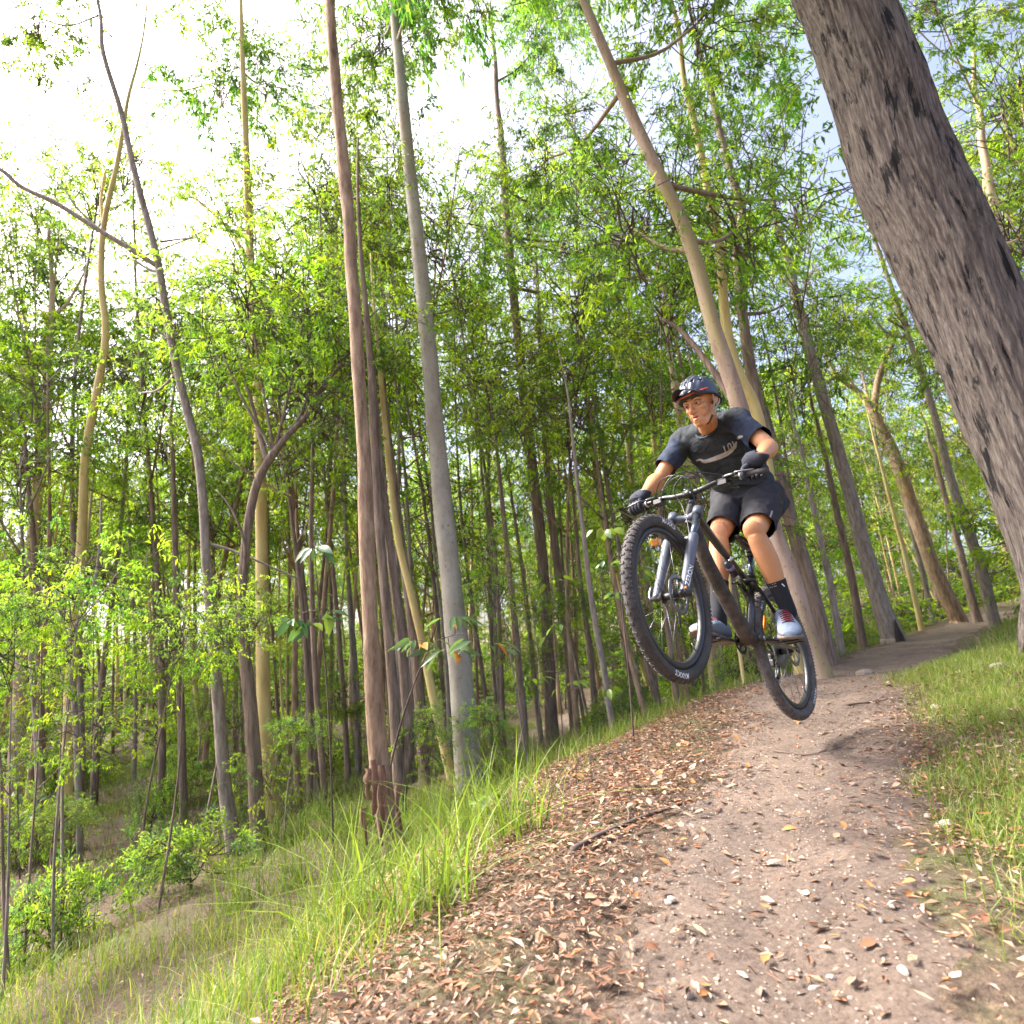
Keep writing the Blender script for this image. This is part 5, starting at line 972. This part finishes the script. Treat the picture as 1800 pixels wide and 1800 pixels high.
# hair seen below the helmet
V, F = hell(-.014, 0, .036, (.101, .0815, .095), 40, 26); qq = (V - HC) @ HAX.T / HS; F = [f for f in F if all(qq[i][0] < .012 and qq[i][2] > -.045 + .9 * max(0, qq[i][0] + .035) for i in f)]
part('hair', (V, F), M['hair'], root, True, BT_)
# --- helmet
nu, nv = 120, 44; V = []; hc = np.array([-.014, 0, .040]); hr = np.array([.124, .098, .112])
def helm(a, p): return hc + hr * np.array([math.sin(p) * math.cos(a), math.sin(p) * math.sin(a), math.cos(p)])
grid = [[helm(2 * math.pi * j / nu, .02 + (1.80 - .02) * i / nv) for j in range(nu)] for i in range(nv + 1)]
def vent(x):
    f, l, u = x - hc
    if u < .018: return False
    for l0, w, f0, f1 in ((0, .009, -.085, .085), (.036, .0105, -.075, .070), (-.036, .0105, -.075, .070), (.070, .010, -.060, .045), (-.070, .010, -.060, .045)):
        for c in np.linspace(f0, f1, 3):
            if abs(l - l0 * (1 - .10 * abs(f) / .1)) < w and abs(f - c) < (f1 - f0) / 6 - .009: return True
    return False
def rimcut(x):
    f, l, u = x; return u > np.interp(f, [-.14, -.06, 0, .06, .12], [-.035, -.012, .020, .034, .040])
Vv = np.array([hd(*x) for row in grid for x in row]); Fv = []
for i in range(nv):
    for j in range(nu):
        k = (j + 1) % nu; c = (grid[i][j] + grid[i + 1][k]) / 2
        if rimcut(c) and not vent(c): Fv.append([i * nu + j, (i + 1) * nu + j, (i + 1) * nu + k, i * nu + k])
# sculpted ribs along the shell
qh = (Vv - HC) @ HAX.T / HS - hc; Vv = Vv + np.outer(.0045 * np.cos(qh[:, 1] / .018 * math.pi) * (qh[:, 2] > 0), Hu)
hel = part('helmet', (Vv, Fv), M['helmet'], root, True, BT_); so = hel.modifiers.new('s', 'SOLIDIFY'); so.thickness = .016; so.offset = -1
part('helmet_liner', (lambda a: (a[0], [f for f in a[1] if all(rimcut(((a[0][i] - HC) @ HAX.T / HS)) for i in f)]))(hell(hc[0], hc[1], hc[2], hr - .012, 48, 30)), M['helmet_dark'], hel, True, BT_)
part('helmet_rim', tube(np.array([hd(*(hc + hr * .985 * np.array([math.cos(a) * .995, math.sin(a) * .995, 0]) + np.array([0, 0, np.interp((hc + hr * np.array([math.cos(a), 0, 0]))[0], [-.14, -.06, 0, .06, .12], [-.035, -.012, .020, .034, .040]) - hc[2]]))) for a in np.linspace(0, 2 * math.pi, 49)]), .008, 8), M['helmet_dark'], hel, True, BT_)
vp, n_a, n_b = [], 17, 7
for sgn in (0, 1):
    for i in range(n_b):
        tt = i / (n_b - 1)
        for j in range(n_a):
            a = (j / (n_a - 1) - .5) * 2; wv = .080 - .006 * tt; f = .075 + .035 * (1 - a * a) + tt * (.078 - .018 * a * a); u = .066 + .024 * (1 - a * a) - .016 * abs(a) + .006 * tt - sgn * .004; vp.append(hd(f, a * wv, u))
nn = n_a * n_b; vf = [[i * n_a + j, i * n_a + j + 1, (i + 1) * n_a + j + 1, (i + 1) * n_a + j] for i in range(n_b - 1) for j in range(n_a - 1)]; vf2 = [[x + nn for x in f[::-1]] for f in vf]
edge = [i * n_a for i in range(n_b)] + [(n_b - 1) * n_a + j for j in range(1, n_a)] + [i * n_a + n_a - 1 for i in range(n_b - 2, -1, -1)] + [j for j in range(n_a - 2, 0, -1)]
vf3 = [[edge[k], edge[(k + 1) % len(edge)], edge[(k + 1) % len(edge)] + nn, edge[k] + nn] for k in range(len(edge))]
part('visor', (np.array(vp), vf + vf2 + vf3), M['helmet_dark'], hel, False, BT_)
for s in (-1, 1):
    part('chin_strap', tube(spline([hd(.012, s * .093, .02), hd(.010, s * .085, -.025), hd(.020, s * .069, -.065), hd(.035, s * .050, -.100), hd(.045, s * .020, -.124)], 14), np.stack([np.full(14, .0065), np.full(14, .0015)], 1), 8, ref=Hf), M['strap'], hel, True, BT_); part('chin_strap', tube(spline([hd(-.055, s * .088, .0), hd(-.03, s * .088, -.035), hd(.018, s * .070, -.066)], 10), np.stack([np.full(10, .006), np.full(10, .0015)], 1), 8, ref=Hf), M['strap'], hel, True, BT_)
part('buckle', tube(spline([hd(.028, .060, -.086), hd(.040, .042, -.108), hd(.047, .022, -.122)], 8), np.stack([np.full(8, .009), np.full(8, .005)], 1), 10, ref=Hf), M['helmet_dark'], hel, True, BT_)
part('retention_cradle', htube([(-.105, -.05, -.005), (-.118, 0, -.02), (-.105, .05, -.005), (-.06, .088, .01)], .012, 10), M['helmet_dark'], hel, True, BT_)
sg = empty('sunglasses', hd(.1, 0, .06)); tag(sg, 'dark sunglasses with orange red frame tucked under the helmet visor', 'sunglasses'); sl = hd(.1, 0, .06)
part('frame', join(htube([(.045, .096, .052), (.085, .074, .052), (.108, .040, .050), (.116, 0, .050), (.108, -.040, .050), (.085, -.074, .052), (.045, -.096, .052)], .0042, 8)), M['red_frame'], sg, True, sl)
for s in (-1, 1): part('lens', hell(.103, s * .040, .058, (.007, .034, .012), 18, 10), M['lens'], sg, True, sl)
# --- clothing
def folds(V, N, amp, dirs, seed, sc=9.0):
    P = V @ np.array(dirs).T * sc; return V + N * (amp * (1.2 - 3.2 * np.abs(fbm(P, 2, seed)) + .5 * vnoise(P * 2.3, seed + 2)))[:, None]
def fill_cut(V, F, c, axis, rad, band=.014):
    axis = nrm(axis); C = np.array([V[f].mean(0) for f in F]); d = (C - c) @ axis; rr = np.linalg.norm((C - c) - np.outer(d, axis), axis=1)
    keep = ~((d > -band) & (d < .08) & (rr < rad)); return [f for f, k in zip(F, keep) if k]
t = np.linspace(0, 1, 16); A0 = mh - UPt * .13 + FWt * .012; A1 = ms + UPt * .045
TJ = A0 + np.outer(t, A1 - A0) + np.outer(np.sin(np.pi * t), back * 1.1)
lref = np.array([nrm(LFh * (1 - x) + LFt * x) for x in t])
def torso_tube(TJ, hw, hdp):
    V = []; sides = 36
    for i in range(len(TJ)):
        T = nrm(np.gradient(TJ, axis=0)[i]); l = nrm(lref[i] - T * (lref[i] @ T)); f = np.cross(l, T)
        for th in np.linspace(0, 2 * np.pi, sides, endpoint=False):
            c, s = math.cos(th), math.sin(th); V.append(TJ[i] + l * hw[i] * np.sign(c) * abs(c) ** .8 + f * hdp[i] * np.sign(s) * abs(s) ** .85)
    F = [[i * sides + j, i * sides + (j + 1) % sides, (i + 1) * sides + (j + 1) % sides, (i + 1) * sides + j] for i in range(len(TJ) - 1) for j in range(sides)] + [list(range(sides))[::-1], list(range((len(TJ) - 1) * sides, len(TJ) * sides))]
    return np.array(V), F
jp = [torso_tube(TJ, np.interp(t, [0, .08, .3, .6, .8, .92, 1], [.200, .194, .168, .176, .188, .156, .095]), np.interp(t, [0, .08, .3, .6, .8, .92, 1], [.160, .156, .130, .130, .124, .104, .085]))]
SLV = {}
for s in 'RL':
    S, E = J[s + 'Sh'], J[s + 'El']; e = S + (E - S) * .74; SLV[s] = (e, E - S); inn = S + (ms - S) * .25
    jp.append(tube(spline([inn + UPt * .01, S + UPt * .006, S + (E - S) * .3, e], 12), np.interp(np.linspace(0, 1, 12), [0, .3, .6, 1], [.072, .074, .066, .062]), 22))
jp.append(tube(spline([J['RSh'] + UPt * .0, NB - UPt * .01, J['LSh'] + UPt * .0], 11), np.interp(np.linspace(0, 1, 11), [0, .5, 1], [.070, .078, .070]), 20))
V, F, N = remeshed(join(*jp), .0065, 7, .5)
V = folds(V, N, .0042, [LFt * .7, UPt * 1.6 + LFt * .5, FWt * .7], 3, 10.); V = folds(V, N, .0010, [LFt, UPt * 2.2 - LFt * .8, FWt], 9, 22.) + N * .004
for s in 'RL': F = fill_cut(V, F, SLV[s][0], SLV[s][1], .085)
F = fill_cut(V, F, A0, -UPt, .22)
jer = part('jersey', (V, F), [M['jersey'], M['sleeve']], root, True, BT_); jer['label'] = 'dark charcoal cycling jersey with navy sleeves and a pale chest stripe'
C = np.array([V[f].mean(0) for f in F]); mi = np.zeros(len(F), np.int32)
for s in 'RL':
    S, E = J[s + 'Sh'], J[s + 'El']; mi[((C - (S + (E - S) * .12)) @ nrm(E - S) > 0) & (np.linalg.norm(C - (S + E) / 2, axis=1) < .24) & (np.abs((C - ms) @ LFt) > .155)] = 1
jer.data.polygons.foreach_set('material_index', mi)
cr = []; nk = NB + (hd(-.03, 0, -.07) - NB) * .22
for a in np.linspace(0, 2 * np.pi, 33): cr.append(nk + LFt * math.cos(a) * .072 + FWt * (math.sin(a) * .070 + .012) + UPt * (-.022 * math.sin(a) - .004))
part('collar', tube(np.array(cr), np.stack([np.full(33, .0055), np.full(33, .010)], 1), 8, False), M['jersey'], jer, True, BT_)
sp_ = []
for s in 'RL':
    H, K = J[s + 'Hip'], J[s + 'Kn']; e = H + (K - H) * .86; nb = BEND[s]; sp_.append(tube(spline([H + UPt * .03, H + (K - H) * .3, H + (K - H) * .6 + nb * .006, e + nb * .012], 14), np.interp(np.linspace(0, 1, 14), [0, .4, 1], [.118, .104, .088]), 24))
sp_ += [tube(spline([J['RHip'], mh, J['LHip']], 9), .125, 22), tube(np.array([mh - UPt * .05, mh + UPt * .10]), np.array([[.178, .135], [.165, .125]]), 30, ref=LFh)]
V, F, N = remeshed(join(*sp_), .0065, 6, .5); V = folds(V, N, .0032, [LFh * .8, UPt * 1.5, FWt], 21, 11.); V = folds(V, N, .0008, [LFh, UPt * 2, FWt], 29, 26.) + N * .004
for s in 'RL':
    H, K = J[s + 'Hip'], J[s + 'Kn']; F = fill_cut(V, F, H + (K - H) * .86 + BEND[s] * .012, K - H, .10)
sho = part('shorts', (V, F), M['shorts'], root, True, BT_)
def foot(s, yaw, pit, ball_off):
    sg_ = 1 if s == 'L' else -1; pc = PED[sg_] + np.array([ball_off, 0, .010]); cy_, sy_ = math.cos(yaw), math.sin(yaw)
    f = np.array([cy_, sy_, 0]); l = np.array([-sy_, cy_, 0]); u = np.array([0, 0, 1.]); f2 = f * math.cos(pit) - u * math.sin(pit); u2 = f * math.sin(pit) + u * math.cos(pit)
    f, l, u = BR_ @ f2, BR_ @ l, BR_ @ u2; O = b2w(pc); return O, f, l, u
for s, yaw, pit, bo in (('R', math.radians(-2), math.radians(2), 0.0), ('L', math.radians(26), math.radians(27), .035)):
    A, K = J[s + 'An'], J[s + 'Kn']; O, f, l, u = foot(s, yaw, pit, bo); m = 1 if s == 'L' else -1
    xs = np.array([-.188, -.180, -.150, -.11, -.06, -.01, .04, .075, .095, .103]); hw = np.array([.020, .031, .037, .037, .038, .046, .049, .042, .028, .010]); tp = np.array([.055, .085, .098, .098, .088, .072, .058, .050, .040, .026])
    xs = xs * 1.16; hw = hw * 1.22; tp = tp * 1.28
    bend = np.array([0, 0, 0, 0, .002, .004, .002, -.004, -.008, -.011]) * m
    def loft(xs, hw, z0, z1, sides=24, ex=.7, flat=False):
        V = []
        for i in range(len(xs)):
            for th in np.linspace(0, 2 * np.pi, sides, endpoint=False):
                c, sn = math.cos(th), math.sin(th); zc, zr = (z0[i] + z1[i]) / 2, (z1[i] - z0[i]) / 2
                y = np.sign(c) * abs(c) ** ex * hw[i] * (1 if flat else (1 - .42 * max(0, sn) ** 1.5)); z = zc + zr * np.sign(sn) * abs(sn) ** (.5 if flat else .8); V.append(O + f * xs[i] + l * (y + bend[i]) + u * z)
        n = len(xs); return np.array(V), [[i * sides + j, i * sides + (j + 1) % sides, (i + 1) * sides + (j + 1) % sides, (i + 1) * sides + j] for i in range(n - 1) for j in range(sides)] + [list(range(sides))[::-1], list(range((n - 1) * sides, n * sides))]
    z0 = np.interp(xs, [-.21, .05, .12], [.020, .018, .024]); V, F, N = remeshed(loft(xs, hw, z0, tp), .004, 4, .5)
    shoe = part('shoe', (V, F), M['shoe'], root, True, BT_); shoe['label'] = 'pale blue grey shoe with maroon laces'
    xs2 = xs * 1.02; part('sole', loft(xs2, hw + .0035, np.interp(xs, [-.21, .06, .12], [0, 0, .014]), np.interp(xs, [-.21, .06, .12], [.028, .024, .032]), 24, .8, True), M['sole'], shoe, True, BT_)
    bv = BVHTree.FromPolygons([tuple(v) for v in V], F)
    def drop(x, y, off):
        h = bv.ray_cast(Vector(O + f * x + l * (y + np.interp(x, xs, bend)) + u * .3), Vector(-u)); return np.array(h[0]) + u * off if h[0] is not None else O + f * x + l * y + u * .06
    tg = [[drop(x, y, .0025) for y in (-.015, -.008, 0, .008, .015)] for x in np.linspace(-.10, .026, 9)]; Vt = np.array([p for r_ in tg for p in r_]); part('tongue', (Vt, [[i * 5 + j, i * 5 + j + 1, (i + 1) * 5 + j + 1, (i + 1) * 5 + j] for i in range(8) for j in range(4)]), M['lace'], shoe, True, BT_)
    for k, x in enumerate(np.linspace(-.088, .02, 6)): part('lace', tube(spline([drop(x, -.029, .002), drop(x + .003, -.012, .005), drop(x, 0, .006), drop(x - .003, .012, .005), drop(x, .029, .002)], 12), .0028, 6), M['lace'], shoe, True, BT_)
    # sock from mid shin into the shoe
    an = O + f * -.145 + u * .090; nb = BEND[s]; P = spline([K + (A - K) * .60 + nb * .008, K + (A - K) * .78 + nb * .004, A, A * .4 + an * .6, an], 18); so_ = part('sock', tube(P, np.interp(np.linspace(0, 1, 18), [0, .12, .4, .7, 1], [.0505, .0475, .0410, .042, .043]), 26), M['sock'], root, True, BT_); part('sock_cuff', tube(P[:2] * np.array([1, 1, 1]), [.0515, .0510], 26, False), M['sock'], so_, True, BT_)
    if s == 'L': SOCK_L = so_
    else: SOCK_R = so_
# gloves: palm, four fingers wrapped round the grip, thumb
for s in 'RL':
    m = 1 if s == 'L' else -1; ga, gb = GRIP[m]; ax = nrm(gb - ga); gc = (ga + gb) / 2 + ax * .002; W = J[s + 'Wr']
    bk = W - gc; bk = nrm(bk - ax * (bk @ ax)); up_ = np.cross(ax, bk) * m
    upb = BR_ @ np.array([.25, 0, .97]); 
    if up_ @ upb < 0: up_ = -up_
    gl = []
    for k in range(4):
        c = gc + ax * (.031 - .0205 * (3 - k) + .0105) * 1.0 if False else gc + ax * ((k - 1.5) * .0212 + .004); ln = [.95, 1.03, 1.0, .88][3 - k]
        pts = []
        for a in np.linspace(.35, 3.9 * ln, 9): rr = .0275 + .010 * math.exp(-((a - .45) / .45) ** 2); pts.append(c + bk * rr * math.cos(a) + up_ * rr * math.sin(a))
        gl.append(tube(spline(pts, 18), np.interp(np.linspace(0, 1, 18), [0, .3, .6, 1], [.0118, .0112, .0102, .0085]), 12)); gl.append(ellipsoid(pts[1], np.eye(3), (.0118, .0118, .0118), 10, 8)); gl.append(ellipsoid(pts[-1], np.eye(3), (.0088, .0088, .0088), 10, 8))
    th = [gc - ax * .018 + bk * .042 + up_ * .002, gc - ax * .040 + bk * .030 - up_ * .010, gc - ax * .046 + bk * .004 - up_ * .026, gc - ax * .040 - bk * .018 - up_ * .024]; gl.append(tube(spline(th, 14), np.interp(np.linspace(0, 1, 14), [0, .4, 1], [.016, .0135, .0095]), 12))
    gl.append(tube(spline([W + nrm(W - gc) * .012, W, gc + bk * .062 + up_ * .010, gc + bk * .034 + up_ * .020], 12), np.array([np.interp(np.linspace(0, 1, 12), [0, .3, .7, 1], [.036, .037, .047, .046]), np.interp(np.linspace(0, 1, 12), [0, .3, .7, 1], [.033, .033, .027, .020])]).T, 20, ref=ax))
    g = part('glove', join(*gl), M['glove'], root, True, BT_); part('wrist_strap', tube(np.array([W + nrm(W - gc) * .015, W - nrm(W - gc) * .008]), np.array([[.0345, .031], [.0345, .031]]), 20, False, ref=ax), M['helmet_dark'], g, True, BT_)
bpy.context.view_layer.update()
def stroke(name, target, pts, w, mat):
    P = spline(np.c_[np.array(pts, float), np.zeros(len(pts))], max(10, 11 * len(pts)))[:, :2]; d = np.gradient(P, axis=0); d /= np.linalg.norm(d, axis=1)[:, None] + 1e-9; nn = np.stack([-d[:, 1], d[:, 0]], 1); w = np.interp(np.linspace(0, 1, len(P)), np.linspace(0, 1, np.size(w)), np.atleast_1d(w))[:, None] / 2
    n = len(P); V2 = np.concatenate([P + nn * w * q_ for q_ in (-1, -.5, 0, .5, 1)]); put_decal(name, target, V2, [[j * n + i, j * n + i + 1, (j + 1) * n + i + 1, (j + 1) * n + i] for j in range(4) for i in range(n - 1)], mat)
stroke('chest_stripe', jer, [(1224, 810), (1231, 808), (1240, 811), (1262, 804), (1278, 797), (1289, 788), (1294, 777)], [1.5, 3, 6, 8, 8, 6, 3], M['grey_print'])
stroke('chest_stripe', jer, [(1296, 772), (1301, 768), (1306, 767)], [4, 5, 3], M['grey_print'])
stroke('chest_letter', jer, [(1272, 784), (1274, 790), (1276, 797)], 2.2, M['grey_print']); stroke('chest_letter', jer, [(1285, 794), (1281, 788), (1279.5, 782), (1282, 779.5), (1284.5, 782), (1286.5, 791)], 1.9, M['grey_print']); stroke('chest_letter', jer, [(1287, 776), (1290, 782), (1292, 788), (1294, 783), (1295, 776)], 1.9, M['grey_print'])
put_text('sock_lettering', SOCK_R, 'VA', (1252, 1040), (1262, 1039), 8, M['white_print']); put_text('sock_lettering', SOCK_L, 'VAS', (1352, 1035), (1366, 1030), 6, M['grey_print'])
stroke('sock_mark', SOCK_L, [(1374, 1026), (1379, 1031)], 1.8, M['white_print'])
stroke('shorts_mark', sho, [(1357, 898), (1355, 905), (1353, 910)], 3, M['grey_print'])
put_text('helmet_lettering', hel, 'O', (1186, 683), (1193, 679), 8, M['white_print'])
